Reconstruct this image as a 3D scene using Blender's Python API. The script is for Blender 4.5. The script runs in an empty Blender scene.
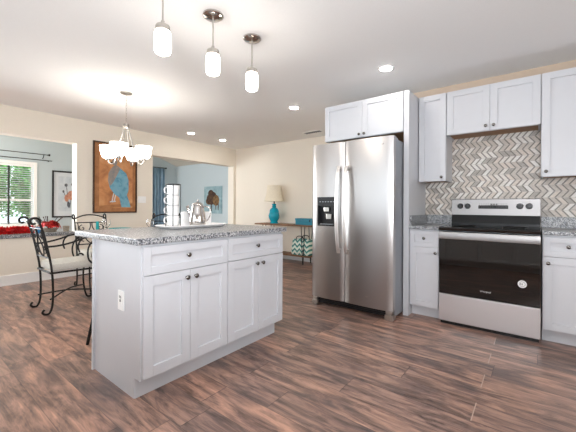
import bpy, bmesh, math, random
from mathutils import Vector, Matrix
PI = math.pi
random.seed(11)
S = bpy.context.scene
COL = S.collection

# ------------------------------------------------------------------ camera
def lin(c):
    c = c/255.0
    return c/12.92 if c <= 0.04045 else ((c+0.055)/1.055)**2.4
def rgb(r, g, b): return (lin(r), lin(g), lin(b), 1.0)

cam_d = bpy.data.cameras.new('camera')
cam = bpy.data.objects.new('camera', cam_d); COL.objects.link(cam)
cam_d.sensor_fit = 'HORIZONTAL'; cam_d.sensor_width = 36.0
cam_d.lens = 317.76/576*36
cam_d.shift_y = -9.61/576
cam_d.clip_start = 0.03
cam.matrix_world = (Matrix.Translation((0, 0, 1.1012)) @ Matrix.Rotation(math.radians(37.93), 4, 'Z')
                    @ Matrix.Rotation(PI/2, 4, 'X') @ Matrix.Rotation(math.radians(0.311), 4, 'Z'))
S.camera = cam

# ------------------------------------------------------------------ world, lights, exposure
S.view_settings.view_transform = 'Standard'
S.view_settings.look = 'None'
S.view_settings.gamma = 1.0
S.view_settings.use_curve_mapping = False
S.view_settings.exposure = 0.0
W = bpy.data.worlds.new('daylight'); S.world = W
W.use_nodes = True
bg = W.node_tree.nodes['Background']
bg.inputs[0].default_value = (0.78, 0.90, 1.0, 1); bg.inputs[1].default_value = 2.2
S.cycles.max_bounces = 10; S.cycles.diffuse_bounces = 6; S.cycles.glossy_bounces = 4
S.cycles.sample_clamp_indirect = 6.0
S.cycles.caustics_reflective = False; S.cycles.caustics_refractive = False

def area(name, loc, direction, sx, sy, power, color, spread=PI, shape='RECTANGLE'):
    d = bpy.data.lights.new(name, 'AREA'); d.shape = shape; d.size = sx; d.size_y = sy
    d.energy = power; d.color = color[:3]; d.spread = spread
    o = bpy.data.objects.new(name, d); COL.objects.link(o); o.location = loc
    o.rotation_euler = Vector(direction).to_track_quat('-Z', 'Y').to_euler()
    return o
FILL_COL = (0.90, 0.96, 1.0)
area('added_fill_back', (-1.7, -2.86, 1.45), (0, 1, 0.10), 3.2, 1.7, 24, FILL_COL)  # fill added at an unseen window behind the camera
area('added_fill_right', (2.44, 0.9, 1.45), (-1, 0, 0.10), 2.2, 1.5, 22, FILL_COL)  # fill added at an unseen window in the right wall
area('added_fill_dining', (-4.6, -2.86, 1.45), (0, 1, 0.10), 1.8, 1.7, 16, FILL_COL)  # fill added behind the dining side; its window is unseen too
area('added_fill_sunroom', (-8.5, -0.55, 1.45), (1, 0.35, 0), 2.0, 1.5, 260, (0.90, 0.96, 1.0))  # fill added out of view to brighten the sunroom
area('added_fill_sunroom_back', (-7.25, -2.9, 1.45), (0, 1, 0), 1.9, 1.5, 110, (0.97, 0.98, 1.0))  # another added sunroom fill, lifting the far corner
sun_d = bpy.data.lights.new('sun', 'SUN'); sun_d.energy = 4.0; sun_d.angle = math.radians(4); sun_d.color = (1, 0.96, 0.88)
sun = bpy.data.objects.new('sun', sun_d); COL.objects.link(sun); sun.rotation_euler = Vector((-0.40, 0.06, -0.91)).to_track_quat('-Z', 'Y').to_euler()
area('added_ceiling_uplight', (0.30, -0.75, 1.30), (-0.64, 0.74, 0.72), 0.5, 0.5, 74, (0.92, 0.95, 1.0))  # unseen uplight added behind the camera to brighten the ceiling
WARM = (1.0, 0.80, 0.62)
CAN_L = 96.0      # radiance of the downlight lenses
CANS = [(-1.161, 3.037), (-2.624, 3.49), (-5.077, 3.558), (-5.09, 4.325)]
CANS_ADDED = [(-0.55, 0.52), (-3.2, 0.2), (-0.6, -0.8), (0.5, 0.52)]  # unseen downlights added to brighten the near half of the room
PEND_E = 23.0
CHAND_E = 11.5

# ------------------------------------------------------------------ material helpers
class NT:
    def __init__(self, name):
        self.m = bpy.data.materials.new(name); self.m.use_nodes = True
        self.t = self.m.node_tree; self.b = self.t.nodes['Principled BSDF']
    def n(self, typ, **kw):
        nd = self.t.nodes.new(typ)
        for k, v in kw.items(): setattr(nd, k, v)
        return nd
    def put(self, sock, v):
        if isinstance(v, bpy.types.NodeSocket): self.t.links.new(v, sock)
        elif v is not None: sock.default_value = v
    def math(self, op, a, b=None, c=None):
        nd = self.n('ShaderNodeMath', operation=op)
        self.put(nd.inputs[0], a)
        if b is not None: self.put(nd.inputs[1], b)
        if c is not None: self.put(nd.inputs[2], c)
        return nd.outputs[0]
    def obj(self, scale=(1, 1, 1), loc=(0, 0, 0)):
        tc = self.n('ShaderNodeTexCoord'); mp = self.n('ShaderNodeMapping')
        self.t.links.new(tc.outputs['Object'], mp.inputs[0])
        mp.inputs['Scale'].default_value = scale; mp.inputs['Location'].default_value = loc
        return mp.outputs[0]
    def xyz(self, v):
        s = self.n('ShaderNodeSeparateXYZ'); self.t.links.new(v, s.inputs[0]); return s.outputs
    def comb(self, x=0.0, y=0.0, z=0.0):
        c = self.n('ShaderNodeCombineXYZ')
        for i, v in enumerate((x, y, z)): self.put(c.inputs[i], v)
        return c.outputs[0]
    def noise(self, vec, scale=5, detail=3, rough=0.5, dist=0.0):
        nd = self.n('ShaderNodeTexNoise'); self.put(nd.inputs['Vector'], vec)
        nd.inputs['Scale'].default_value = scale; nd.inputs['Detail'].default_value = detail
        nd.inputs['Roughness'].default_value = rough; nd.inputs['Distortion'].default_value = dist
        return nd.outputs['Fac']
    def ramp(self, fac, stops, interp='LINEAR'):
        nd = self.n('ShaderNodeValToRGB'); self.put(nd.inputs[0], fac)
        cr = nd.color_ramp; cr.interpolation = interp
        while len(cr.elements) < len(stops): cr.elements.new(0.5)
        for e, (p, c) in zip(cr.elements, stops): e.position = p; e.color = c
        return nd.outputs['Color']
    def mix(self, fac, a, b, mode='MIX'):
        nd = self.n('ShaderNodeMix', data_type='RGBA', blend_type=mode)
        self.put(nd.inputs[0], fac); self.put(nd.inputs[6], a); self.put(nd.inputs[7], b)
        return nd.outputs[2]
    def bump(self, h, strength=0.2, dist=0.01):
        nd = self.n('ShaderNodeBump'); nd.inputs['Strength'].default_value = strength
        nd.inputs['Distance'].default_value = dist; self.put(nd.inputs['Height'], h)
        self.t.links.new(nd.outputs[0], self.b.inputs['Normal'])
    def set(self, **kw):
        for k, v in kw.items(): self.put(self.b.inputs[k.replace('_', ' ')], v)
        return self.m

def plain(name, c, rough=0.5, metal=0.0, var=0.04, bump=0.0, scale=30, **kw):
    k = NT(name); v = k.obj()
    f = k.noise(v, scale, 3)
    d = tuple(max(0, x*(1-var)) for x in c[:3])+(1,); l = tuple(min(1, x*(1+var)) for x in c[:3])+(1,)
    k.set(Base_Color=k.ramp(f, [(0.3, d), (0.7, l)]), Roughness=rough, Metallic=metal, **kw)
    if bump: k.bump(f, bump, 0.004)
    return k.m
def emit(name, c, strength):
    k = NT(name)
    return k.set(Base_Color=(0.9, 0.9, 0.88, 1), Emission_Color=c, Emission_Strength=strength, Roughness=0.4)

M = {}
M['wall'] = plain('cream_wall_paint', rgb(237, 229, 215), 0.75, var=0.012, bump=0.05, scale=60)
M['wall_shaded'] = plain('shaded_wall_paint', rgb(206, 186, 166), 0.75, var=0.012, bump=0.05, scale=60)  # cream with the warm shade above the cabinets put into the colour
M['ceiling'] = plain('white_ceiling_paint', rgb(246, 246, 245), 0.85, var=0.01, bump=0.05, scale=80)
M['sunwall'] = plain('pale_blue_wall_paint', rgb(192, 204, 209), 0.75, var=0.012, scale=60)
M['sunceil'] = plain('beige_ceiling_paint', rgb(214, 208, 194), 0.8, var=0.01)
M['trim'] = plain('white_trim_paint', rgb(244, 243, 241), 0.4, var=0.01)
M['cab'] = plain('white_cabinet_paint', rgb(205, 206, 210), 0.38, var=0.008, scale=12)
M['cabwood'] = plain('raw_wood_underside', rgb(150, 112, 78), 0.6, var=0.15, scale=14)
M['nickel'] = plain('brushed_nickel', rgb(190, 186, 180), 0.28, 1.0)
M['knob'] = plain('dark_nickel_knob', rgb(120, 116, 112), 0.25, 1.0)
M['chrome'] = plain('polished_chrome', rgb(205, 200, 196), 0.10, 1.0)
M['iron'] = plain('wrought_iron', rgb(24, 22, 21), 0.5, 0.3, var=0.2)
M['black'] = plain('black_plastic', rgb(20, 20, 22), 0.35)
M['blackgloss'] = plain('black_glass', rgb(3, 3, 3), 0.02, var=0.0, Specular_IOR_Level=0.85)
M['blackmatte'] = plain('satin_black_enamel', rgb(9, 9, 10), 0.38, var=0.0, Specular_IOR_Level=0.25)
M['gapshade'] = plain('gap_shade', rgb(28, 27, 27), 0.8)
M['ceramic'] = plain('white_ceramic', rgb(246, 244, 242), 0.15, var=0.005)
M['cushion'] = plain('cream_seat_fabric', rgb(200, 196, 186), 0.9, var=0.08, bump=0.3, scale=90)
M['turq'] = plain('turquoise_glaze', rgb(20, 165, 190), 0.12, var=0.12, scale=12)
M['tealbox'] = plain('teal_box', rgb(28, 130, 155), 0.4, var=0.1)
M['tealcloth'] = plain('teal_cloth', rgb(30, 160, 160), 0.8, var=0.1)
M['shade'] = plain('cream_lamp_shade', rgb(244, 234, 212), 0.9, var=0.04, scale=40)
M['rustic'] = plain('rustic_brown_wood', rgb(132, 98, 70), 0.6, var=0.3, bump=0.2, scale=9)
M['darkred'] = plain('dark_red_petals', rgb(170, 24, 26), 0.6, var=0.3, scale=18)
M['red'] = plain('red_petals', rgb(205, 22, 24), 0.55, var=0.25, scale=18)
M['orange'] = plain('orange_petals', rgb(214, 92, 40), 0.6, var=0.25, scale=18)
M['twig'] = plain('dark_twig', rgb(58, 34, 28), 0.8, var=0.3)
M['wicker'] = plain('grey_wicker', rgb(150, 140, 126), 0.8, var=0.3, bump=0.6, scale=70)
M['bluepot'] = plain('blue_glazed_pot', rgb(40, 120, 175), 0.2, var=0.1)
M['whiteplastic'] = plain('white_plastic', rgb(245, 245, 243), 0.35, var=0.0)
M['slot'] = plain('dark_slot', rgb(40, 40, 40), 0.6)
M['leaf'] = plain('green_leaf', rgb(120, 186, 104), 0.6, var=0.35, scale=3)
M['bark'] = plain('bark', rgb(84, 68, 54), 0.9, var=0.3)
M['grass'] = plain('grass', rgb(92, 128, 62), 0.9, var=0.3, scale=10)
M['blind'] = plain('white_blind_slat', rgb(232, 238, 240), 0.5, var=0.01)
M['pendshade'] = emit('lit_opal_glass', (1.0, 0.91, 0.81, 1), PEND_E)
M['chandshade'] = emit('lit_white_glass', (1.0, 0.92, 0.84, 1), CHAND_E)
M['can'] = emit('lit_downlight_lens', (1.0, 0.95, 0.90, 1), CAN_L)

def m_glass(name, tint=(1, 1, 1, 1), rough=0.0):
    k = NT(name); k.set(Base_Color=tint, Roughness=rough, Transmission_Weight=1.0, IOR=1.45); return k.m
M['glass'] = m_glass('clear_glass')
def m_pane():
    k = NT('window_pane')
    tr = k.n('ShaderNodeBsdfTransparent'); gl = k.n('ShaderNodeBsdfGlossy'); gl.inputs['Roughness'].default_value = 0.02
    fr = k.n('ShaderNodeFresnel'); fr.inputs[0].default_value = 1.45
    mx = k.n('ShaderNodeMixShader'); k.put(mx.inputs[0], fr.outputs[0])
    k.t.links.new(tr.outputs[0], mx.inputs[1]); k.t.links.new(gl.outputs[0], mx.inputs[2])
    k.t.links.new(mx.outputs[0], k.t.nodes['Material Output'].inputs[0]); return k.m
M['pane'] = m_pane()

def m_steel(name, c, rough=0.3):
    k = NT(name)
    f = k.noise(k.obj((1.5, 1.5, 420)), 1.0, 2)
    k.set(Base_Color=c, Metallic=1.0, Roughness=k.math('MULTIPLY_ADD', f, 0.06, rough-0.03))
    return k.m
M['steel'] = m_steel('brushed_stainless', rgb(178, 174, 172), 0.30)
M['steelrange'] = m_steel('range_stainless', rgb(214, 210, 210), 0.46)
M['steelpanel'] = m_steel('panel_stainless', rgb(152, 149, 148), 0.42)
M['steelhandle'] = plain('satin_steel_handle', rgb(222, 219, 216), 0.42, 1.0, var=0.01)
M['steelside'] = plain('grey_painted_steel', rgb(150, 154, 160), 0.45, 0.3, var=0.02)

def m_granite():
    k = NT('speckled_granite'); v = k.obj()
    vo = k.n('ShaderNodeTexVoronoi'); k.put(vo.inputs['Vector'], v); vo.inputs['Scale'].default_value = 165
    g = k.xyz(vo.outputs['Color'])[0]
    n2 = k.noise(v, 75, 3, 0.6); n3 = k.noise(v, 18, 2)
    f = k.math('ADD', k.math('MULTIPLY', g, 0.75), k.math('MULTIPLY', n2, 0.5))
    c = k.ramp(f, [(0.0, rgb(10, 10, 12)), (0.40, rgb(24, 24, 28)), (0.48, rgb(84, 87, 94)), (0.66, rgb(140, 143, 149)), (0.88, rgb(204, 204, 203))])
    k.set(Base_Color=k.mix(k.math('MULTIPLY', n3, 0.30), c, rgb(150, 152, 156)), Roughness=0.30, Specular_IOR_Level=0.5); return k.m
M['granite'] = m_granite()

def m_floor():
    k = NT('dark_hickory_planks')
    x, y, z = k.xyz(k.obj())
    wdt, ln = 0.1915, 1.22
    ry = k.math('DIVIDE', k.math('ADD', y, 20*wdt-1.878), wdt)
    row = k.math('FLOOR', ry); fy = k.math('FRACT', ry)
    odd = k.math('MODULO', row, 2.0)
    jit = k.math('MULTIPLY', k.math('FRACT', k.math('MULTIPLY', row, 0.381)), odd)
    rx = k.math('DIVIDE', k.math('ADD', k.math('ADD', x, 20*ln+0.262), k.math('MULTIPLY_ADD', odd, 0.42, jit)), ln)
    col = k.math('FLOOR', rx); fx = k.math('FRACT', rx)
    wn = k.n('ShaderNodeTexWhiteNoise', noise_dimensions='2D'); k.put(wn.inputs['Vector'], k.comb(row, col))
    rnd = wn.outputs['Value']
    # grain runs along x, each plank has its own offset
    gx = k.math('MULTIPLY_ADD', rnd, 37.0, x); gy = k.math('MULTIPLY_ADD', rnd, 13.0, y)
    def sc(sx, sy): return k.comb(k.math('MULTIPLY', gx, sx), k.math('MULTIPLY', gy, sy), 0.0)
    warp = k.noise(sc(0.8, 3.0), 1.6, 3, 0.5)
    band = k.math('MULTIPLY_ADD', warp, 9.0, k.math('MULTIPLY', gy, 30.0))            # cathedral figure: contour lines of a warped field
    fig = k.math('PINGPONG', band, 1.0)
    blotch = k.noise(sc(1.5, 7.5), 1.7, 6, 0.68, 0.9)
    fine = k.noise(sc(5.0, 90.0), 1.6, 3, 0.65, 0.3)
    patch = k.noise(sc(1.0, 2.4), 1.9, 3, 0.55, 0.5)
    base = k.ramp(blotch, [(0.36, rgb(40, 34, 35)), (0.44, rgb(104, 89, 84)), (0.52, rgb(164, 132, 118)), (0.64, rgb(216, 172, 148))])
    base = k.mix(0.27, base, k.ramp(fig, [(0.0, rgb(56, 44, 44)), (0.30, rgb(146, 116, 104)), (1.0, rgb(204, 166, 148))]))
    base = k.mix(0.30, base, k.ramp(fine, [(0.32, rgb(80, 64, 60)), (0.68, rgb(190, 152, 134))]))
    base = k.mix(k.ramp(patch, [(0.50, (0, 0, 0, 1)), (0.66, (0.72, 0.72, 0.72, 1))]), base, rgb(82, 74, 76))
    tone = k.ramp(rnd, [(0, (0.80, 0.80, 0.82, 1)), (0.5, (1, 0.97, 0.95, 1)), (1, (1.16, 1.06, 1.0, 1))])
    base = k.mix(1.0, base, tone, 'MULTIPLY')
    seam = k.math('MAXIMUM', k.math('LESS_THAN', fy, 0.010), k.math('GREATER_THAN', fy, 0.990))
    end = k.math('LESS_THAN', fx, 0.0042)
    worn = k.math('MULTIPLY', end, k.math('LESS_THAN', k.math('ABSOLUTE', k.math('ADD', x, 0.262)), 0.02))
    base = k.mix(k.math('MULTIPLY', k.math('MAXIMUM', seam, end), 0.55), base, rgb(60, 46, 44))
    base = k.mix(k.math('MULTIPLY', worn, 0.8), base, rgb(196, 172, 156))
    k.set(Base_Color=base, Roughness=k.math('MULTIPLY_ADD', fine, 0.20, 0.22), Specular_IOR_Level=0.5)
    k.bump(k.math('ADD', k.math('MULTIPLY', blotch, 0.8), k.math('ADD', fine, k.math('MULTIPLY', seam, -1.5))), 0.25, 0.004)
    return k.m
M['floor'] = m_floor()

def m_chevron_tile():
    k = NT('chevron_mosaic_tile')
    x, y, z = k.xyz(k.obj())
    h, w = 0.060, 0.050
    rz = k.math('DIVIDE', z, h); row = k.math('FLOOR', rz); fz = k.math('FRACT', rz)
    par = k.math('MODULO', row, 2.0)
    tri = k.math('ABSOLUTE', k.math('SUBTRACT', par, fz))       # rises in even rows, falls in odd rows
    u = k.math('DIVIDE', k.math('MULTIPLY_ADD', tri, -0.048, k.math('ADD', x, 6.0)), w)
    cid = k.math('FLOOR', u); fu = k.math('FRACT', u)
    wn = k.n('ShaderNodeTexWhiteNoise', noise_dimensions='2D'); k.put(wn.inputs['Vector'], k.comb(row, cid))
    c = k.ramp(wn.outputs['Value'], [(0.0, rgb(150, 140, 130)), (0.16, rgb(200, 188, 176)), (0.34, rgb(236, 230, 222)), (0.55, rgb(222, 208, 194)), (0.72, rgb(244, 241, 236)), (0.88, rgb(196, 184, 172))], 'CONSTANT')
    vein = k.noise(k.obj((14, 1, 40)), 4, 4, 0.6, 0.6)
    c = k.mix(0.35, c, k.ramp(vein, [(0.3, rgb(150, 138, 126)), (0.7, rgb(246, 242, 236))]))
    # two strips per tile: light slip beside a darker one
    dark = k.math('GREATER_THAN', fu, 0.74)
    c = k.mix(k.math('MULTIPLY', dark, 0.85), c, rgb(104, 97, 91))
    g = k.math('MAXIMUM', k.math('LESS_THAN', fu, 0.07), k.math('GREATER_THAN', fz, 0.95))
    c = k.mix(g, c, rgb(196, 188, 180))
    k.set(Base_Color=c, Roughness=0.42)
    k.bump(g, -0.25, 0.003)
    return k.m
M['tile'] = m_chevron_tile()

def m_zigzag():
    k = NT('teal_zigzag_fabric')
    x, y, z = k.xyz(k.obj())
    t = k.math('PINGPONG', x, 0.055)
    f = k.math('FRACT', k.math('DIVIDE', k.math('ADD', k.math('ADD', z, 4.0), t), 0.092))
    k.set(Base_Color=k.ramp(f, [(0, rgb(232, 240, 230)), (0.52, rgb(110, 176, 164)), (0.70, rgb(50, 124, 122))], 'CONSTANT'), Roughness=0.9)
    return k.m
M['zigzag'] = m_zigzag()

def m_curtain():
    k = NT('blue_curtain_fabric')
    f = k.noise(k.obj((8, 8, 1)), 4, 3)
    k.set(Base_Color=k.ramp(f, [(0.3, rgb(112, 144, 170)), (0.7, rgb(162, 188, 206))]), Roughness=0.85); return k.m
M['curtain'] = m_curtain()

def m_canvas(name, stops, scale):
    k = NT(name); k.set(Base_Color=k.ramp(k.noise(k.obj(), scale, 5, 0.6, 0.5), stops), Roughness=0.7); return k.m
M['orangecanvas'] = m_canvas('orange_canvas', [(0.3, rgb(156, 98, 60)), (0.5, rgb(200, 138, 88)), (0.7, rgb(218, 168, 118))], 4)
M['tancanvas'] = m_canvas('tan_canvas_border', [(0.3, rgb(150, 96, 56)), (0.7, rgb(186, 130, 84))], 9)
M['birdblue'] = m_canvas('blue_feather_paint', [(0.3, rgb(66, 124, 150)), (0.5, rgb(116, 170, 190)), (0.7, rgb(140, 178, 190))], 9)
M['birdgrey'] = m_canvas('grey_feather_paint', [(0.3, rgb(120, 128, 130)), (0.7, rgb(168, 150, 138))], 14)
M['bluecanvas'] = m_canvas('pale_blue_canvas', [(0.3, rgb(120, 150, 160)), (0.7, rgb(166, 192, 198))], 7)
M['brownpaint'] = m_canvas('brown_paint', [(0.3, rgb(34, 24, 20)), (0.6, rgb(82, 54, 34)), (0.8, rgb(150, 112, 60))], 14)
M['goldpaint'] = m_canvas('gold_paint', [(0.3, rgb(70, 48, 30)), (0.7, rgb(150, 116, 72))], 18)
M['paper'] = plain('white_mat_board', rgb(214, 220, 226), 0.8, var=0.01)
M['artpaper'] = m_canvas('pale_art_paper', [(0.3, rgb(186, 196, 206)), (0.7, rgb(214, 220, 226))], 6)
M['greypaint'] = m_canvas('grey_flower_paint', [(0.3, rgb(60, 64, 72)), (0.7, rgb(120, 124, 132))], 20)
M['peachpaint'] = m_canvas('peach_flower_paint', [(0.3, rgb(176, 110, 84)), (0.7, rgb(214, 160, 136))], 20)
M['framebrown'] = plain('dark_brown_frame', rgb(70, 42, 24), 0.4, var=0.2)
M['frameblack'] = plain('black_frame', rgb(18, 18, 19), 0.35)
M['white_ink'] = plain('white_print', rgb(235, 235, 235), 0.5, var=0)
M['grey_ink'] = plain('dark_grey_print', rgb(70, 66, 63), 0.4, var=0)
M['pink_ink'] = plain('pink_print', rgb(206, 130, 140), 0.5, var=0)

# ------------------------------------------------------------------ mesh helpers
def bmn(): return bmesh.new()
def box(bm, x0, x1, y0, y1, z0, z1, bev=0.0, mi=0):
    x0, x1 = sorted((x0, x1)); y0, y1 = sorted((y0, y1)); z0, z1 = sorted((z0, z1))
    vs = [bm.verts.new(p) for p in ((x0,y0,z0),(x1,y0,z0),(x1,y1,z0),(x0,y1,z0),(x0,y0,z1),(x1,y0,z1),(x1,y1,z1),(x0,y1,z1))]
    fs = [bm.faces.new([vs[i] for i in q]) for q in ((3,2,1,0),(4,5,6,7),(0,1,5,4),(1,2,6,5),(2,3,7,6),(3,0,4,7))]
    for f in fs: f.material_index = mi
    if bev > 0:
        es = list({e for f in fs for e in f.edges})
        r = bmesh.ops.bevel(bm, geom=es, offset=bev, segments=2, affect='EDGES', profile=0.6)
        for f in r['faces']: f.material_index = mi
def prism(bm, poly, axis, a, b, mi=0):
    """poly: 2-D points in the two other axes (x,y order), extruded along axis from a to b"""
    def P(p, t):
        if axis == 'x': return (t, p[0], p[1])
        if axis == 'y': return (p[0], t, p[1])
        return (p[0], p[1], t)
    A = [bm.verts.new(P(p, a)) for p in poly]; B = [bm.verts.new(P(p, b)) for p in poly]
    n = len(poly); fs = [bm.faces.new(A), bm.faces.new(B[::-1])]
    for i in range(n): fs.append(bm.faces.new((A[i], B[i], B[(i+1) % n], A[(i+1) % n])))
    for f in fs: f.material_index = mi
    bmesh.ops.recalc_face_normals(bm, faces=fs)
def lathe(bm, prof, c=(0, 0, 0), seg=24, axis='z', mi=0, sgn=1):
    rings = []
    for r, h in prof:
        ring = []
        for i in range(seg):
            a = 2*PI*i/seg; p = (r*math.cos(a), r*math.sin(a), h*sgn)
            if axis == 'x': p = (p[2], p[0], p[1])
            elif axis == 'y': p = (p[0], p[2], p[1])
            ring.append(bm.verts.new((c[0]+p[0], c[1]+p[1], c[2]+p[2])))
        rings.append(ring)
    fs = []
    for a, b in zip(rings, rings[1:]):
        for i in range(seg): fs.append(bm.faces.new((a[i], a[(i+1) % seg], b[(i+1) % seg], b[i])))
    if prof[0][0] > 1e-5: fs.append(bm.faces.new(rings[0][::-1]))
    if prof[-1][0] > 1e-5: fs.append(bm.faces.new(rings[-1]))
    for f in fs: f.material_index = mi
    bmesh.ops.recalc_face_normals(bm, faces=fs)
    bmesh.ops.remove_doubles(bm, verts=[v for r in rings for v in r], dist=1e-5)
def tube(bm, pts, r, seg=8, mi=0, r2=None, up=None):
    """sweep an ellipse (r across, r2 along the second normal) over pts"""
    P = [Vector(p) for p in pts]; r2 = r2 or r; rings = []
    t0 = (P[1]-P[0]).normalized()
    n = Vector(up) if up else (Vector((0, 0, 1)) if abs(t0.z) < 0.9 else Vector((1, 0, 0)))
    for i, p in enumerate(P):
        t = (P[min(i+1, len(P)-1)]-P[max(i-1, 0)]).normalized()
        n = (n-t*n.dot(t)).normalized(); b = t.cross(n)
        rings.append([bm.verts.new(p+n*r*math.cos(2*PI*k/seg)+b*r2*math.sin(2*PI*k/seg)) for k in range(seg)])
    fs = []
    for a, b in zip(rings, rings[1:]):
        for k in range(seg): fs.append(bm.faces.new((a[k], a[(k+1) % seg], b[(k+1) % seg], b[k])))
    fs += [bm.faces.new(rings[0][::-1]), bm.faces.new(rings[-1])]
    for f in fs: f.material_index = mi
    bmesh.ops.recalc_face_normals(bm, faces=fs)
def spline(pts, n=8):
    P = [Vector(p) for p in pts]; out = []
    for i in range(len(P)-1):
        a, b, c, d = P[max(i-1, 0)], P[i], P[i+1], P[min(i+2, len(P)-1)]
        for k in range(n):
            t = k/n
            out.append(0.5*((2*b)+(c-a)*t+(2*a-5*b+4*c-d)*t*t+(3*b-a-3*c+d)*t**3))
    return out+[P[-1]]
def ball(bm, c, r, mi=0, sub=2, sc=(1, 1, 1)):
    m = Matrix.Translation(c) @ Matrix.Diagonal((r*sc[0], r*sc[1], r*sc[2], 1))
    res = bmesh.ops.create_icosphere(bm, subdivisions=sub, radius=1, matrix=m)
    for f in {f for v in res['verts'] for f in v.link_faces}: f.material_index = mi
def flat(bm, pts, mi=0):
    f = bm.faces.new([bm.verts.new(p) for p in pts]); f.material_index = mi; return f

def total(o):
    v = Vector((0, 0, 0))
    while o: v += o.location; o = o.parent
    return v
def obj(name, bm, mats, parent=None, base=None, smooth=False, world=True):
    """link a mesh; coordinates are world ones unless world=False; a top-level mesh gets its origin at base"""
    off = total(parent) if parent else Vector(base or (0, 0, 0))
    if world and off.length > 0: bmesh.ops.translate(bm, verts=bm.verts, vec=-off)
    me = bpy.data.meshes.new(name); bm.to_mesh(me); bm.free()
    for m in (mats if isinstance(mats, list) else [mats]): me.materials.append(M[m] if isinstance(m, str) else m)
    o = bpy.data.objects.new(name, me); COL.objects.link(o)
    if parent: o.parent = parent
    elif base: o.location = base
    if smooth:
        for p in me.polygons: p.use_smooth = True
        me.set_sharp_from_angle(angle=math.radians(38))
    return o
def tag(o, label, cat, group=None):
    o['label'] = label; o['category'] = cat
    if group: o['group'] = group
    return o
def thing(name, label, cat, loc=(0, 0, 0), rotz=0, group=None):
    o = bpy.data.objects.new(name, None); COL.objects.link(o); o.empty_display_size = 0.1
    o.location = loc; o.rotation_euler = (0, 0, rotz)
    return tag(o, label, cat, group)
def struct(name, bm, m):
    o = obj(name, bm, m); o['kind'] = 'structure'; return o
def dup(root, loc, rotz=0, label=None, group=None):
    r = root.copy(); COL.objects.link(r); r.location = loc; r.rotation_euler = (0, 0, rotz)
    if label: r['label'] = label
    if group: r['group'] = group
    for ch in list(root.children):
        c = ch.copy(); COL.objects.link(c); c.parent = r
        for g in list(ch.children):
            d = g.copy(); COL.objects.link(d); d.parent = c
    return r
def lettering(text, size, mat, parent, mw, name, extrude=0.0006):
    cu = bpy.data.curves.new(name, 'FONT'); cu.body = text; cu.size = size; cu.extrude = extrude
    cu.align_x = 'CENTER'; cu.align_y = 'CENTER'
    tmp = bpy.data.objects.new(name+'_curve', cu); COL.objects.link(tmp)
    dg = bpy.context.evaluated_depsgraph_get()
    me = bpy.data.meshes.new_from_object(tmp.evaluated_get(dg)); me.name = name
    bpy.data.objects.remove(tmp); bpy.data.curves.remove(cu)
    me.transform(Matrix.Translation(-total(parent)) @ mw)
    me.materials.clear(); me.materials.append(M[mat])
    o = bpy.data.objects.new(name, me); COL.objects.link(o); o.parent = parent
    return o
def FACE_S(x, y, z):      # lettering standing upright, read from -Y
    return Matrix.Translation((x, y, z)) @ Matrix.Rotation(PI/2, 4, 'X')

# panel builders.  kit: faces -Y at plane y=f ; isl: faces +X at plane x=f
def kit(f): return lambda u, v, w: (u, f-w, v)
def isl(f): return lambda u, v, w: (f+w, u, v)
def mbox(bm, mp, u0, u1, v0, v1, w0, w1, bev=0.0, mi=0):
    a = mp(u0, v0, w0); b = mp(u1, v1, w1)
    box(bm, a[0], b[0], a[1], b[1], a[2], b[2], bev, mi)
def shaker(mp, u0, u1, v0, v1, t=0.02, fr=0.058):
    bm = bmn()
    mbox(bm, mp, u0, u0+fr, v0, v1, 0, t, 0.0018); mbox(bm, mp, u1-fr, u1, v0, v1, 0, t, 0.0018)
    mbox(bm, mp, u0+fr, u1-fr, v1-fr, v1, 0, t, 0.0012); mbox(bm, mp, u0+fr, u1-fr, v0, v0+fr, 0, t, 0.0012)
    mbox(bm, mp, u0+fr-0.002, u1-fr+0.002, v0+fr-0.002, v1-fr+0.002, 0, t-0.012)
    return bm
def knob(mp, u, v, t, parent, axis, sgn):
    bm = bmn(); c = mp(u, v, t)
    lathe(bm, [(0.006, 0), (0.005, 0.010), (0.009, 0.015), (0.0145, 0.019), (0.0145, 0.024), (0.009, 0.029), (0.0, 0.030)], c, 16, axis, sgn=sgn)
    return obj('knob', bm, 'knob', parent, smooth=True)

# ------------------------------------------------------------------ structure
KX = 3.914            # kitchen wall plane (y)
FY = 5.245            # far wall plane (y)
LX = -5.69            # left wall plane (x)
ZC = 2.46
XR, YB = 2.6, -3.0
bm = bmn(); box(bm, -8.75, XR+0.15, YB-0.15, 5.7, -0.06, 0.0); struct('floor', bm, 'floor')
bm = bmn(); box(bm, LX-0.19, XR+0.15, YB-0.15, FY+0.12, ZC, ZC+0.08); struct('ceiling', bm, 'ceiling')
bm = bmn(); box(bm, -2.02, XR+0.15, KX, KX+0.14, 0, ZC); struct('wall_kitchen', bm, 'wall_shaded')
bm = bmn(); box(bm, -2.02, -1.9, KX+0.14, FY, 0, ZC); struct('wall_return', bm, 'wall')
bm = bmn(); box(bm, LX-0.19, -1.9, FY, FY+0.12, 0, ZC); struct('wall_far', bm, 'wall')
bm = bmn(); xl0 = LX-0.19
O1a, O1b, O1z, LZ = -0.5, 1.895, 2.075, 0.64
O2a, O2b, O2z = 3.152, 5.178, 2.052
box(bm, xl0, LX, YB, O1a, 0, 2.8); box(bm, xl0, LX, O1a, O1b, O1z, 2.8); box(bm, xl0, LX, O1a, O1b, 0, LZ)
box(bm, xl0, LX, O1b, O2a, 0, 2.8); box(bm, xl0, LX, O2a, O2b, O2z, 2.8); box(bm, xl0, LX, O2b, FY+0.12, 0, 2.8)
struct('wall_left', bm, 'wall')
bm = bmn()
for a, b in ((-5.75, -5.6), (-3.6, -3.4), (0.0, XR)): box(bm, a, b, YB-0.12, YB, 0, ZC)
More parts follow.
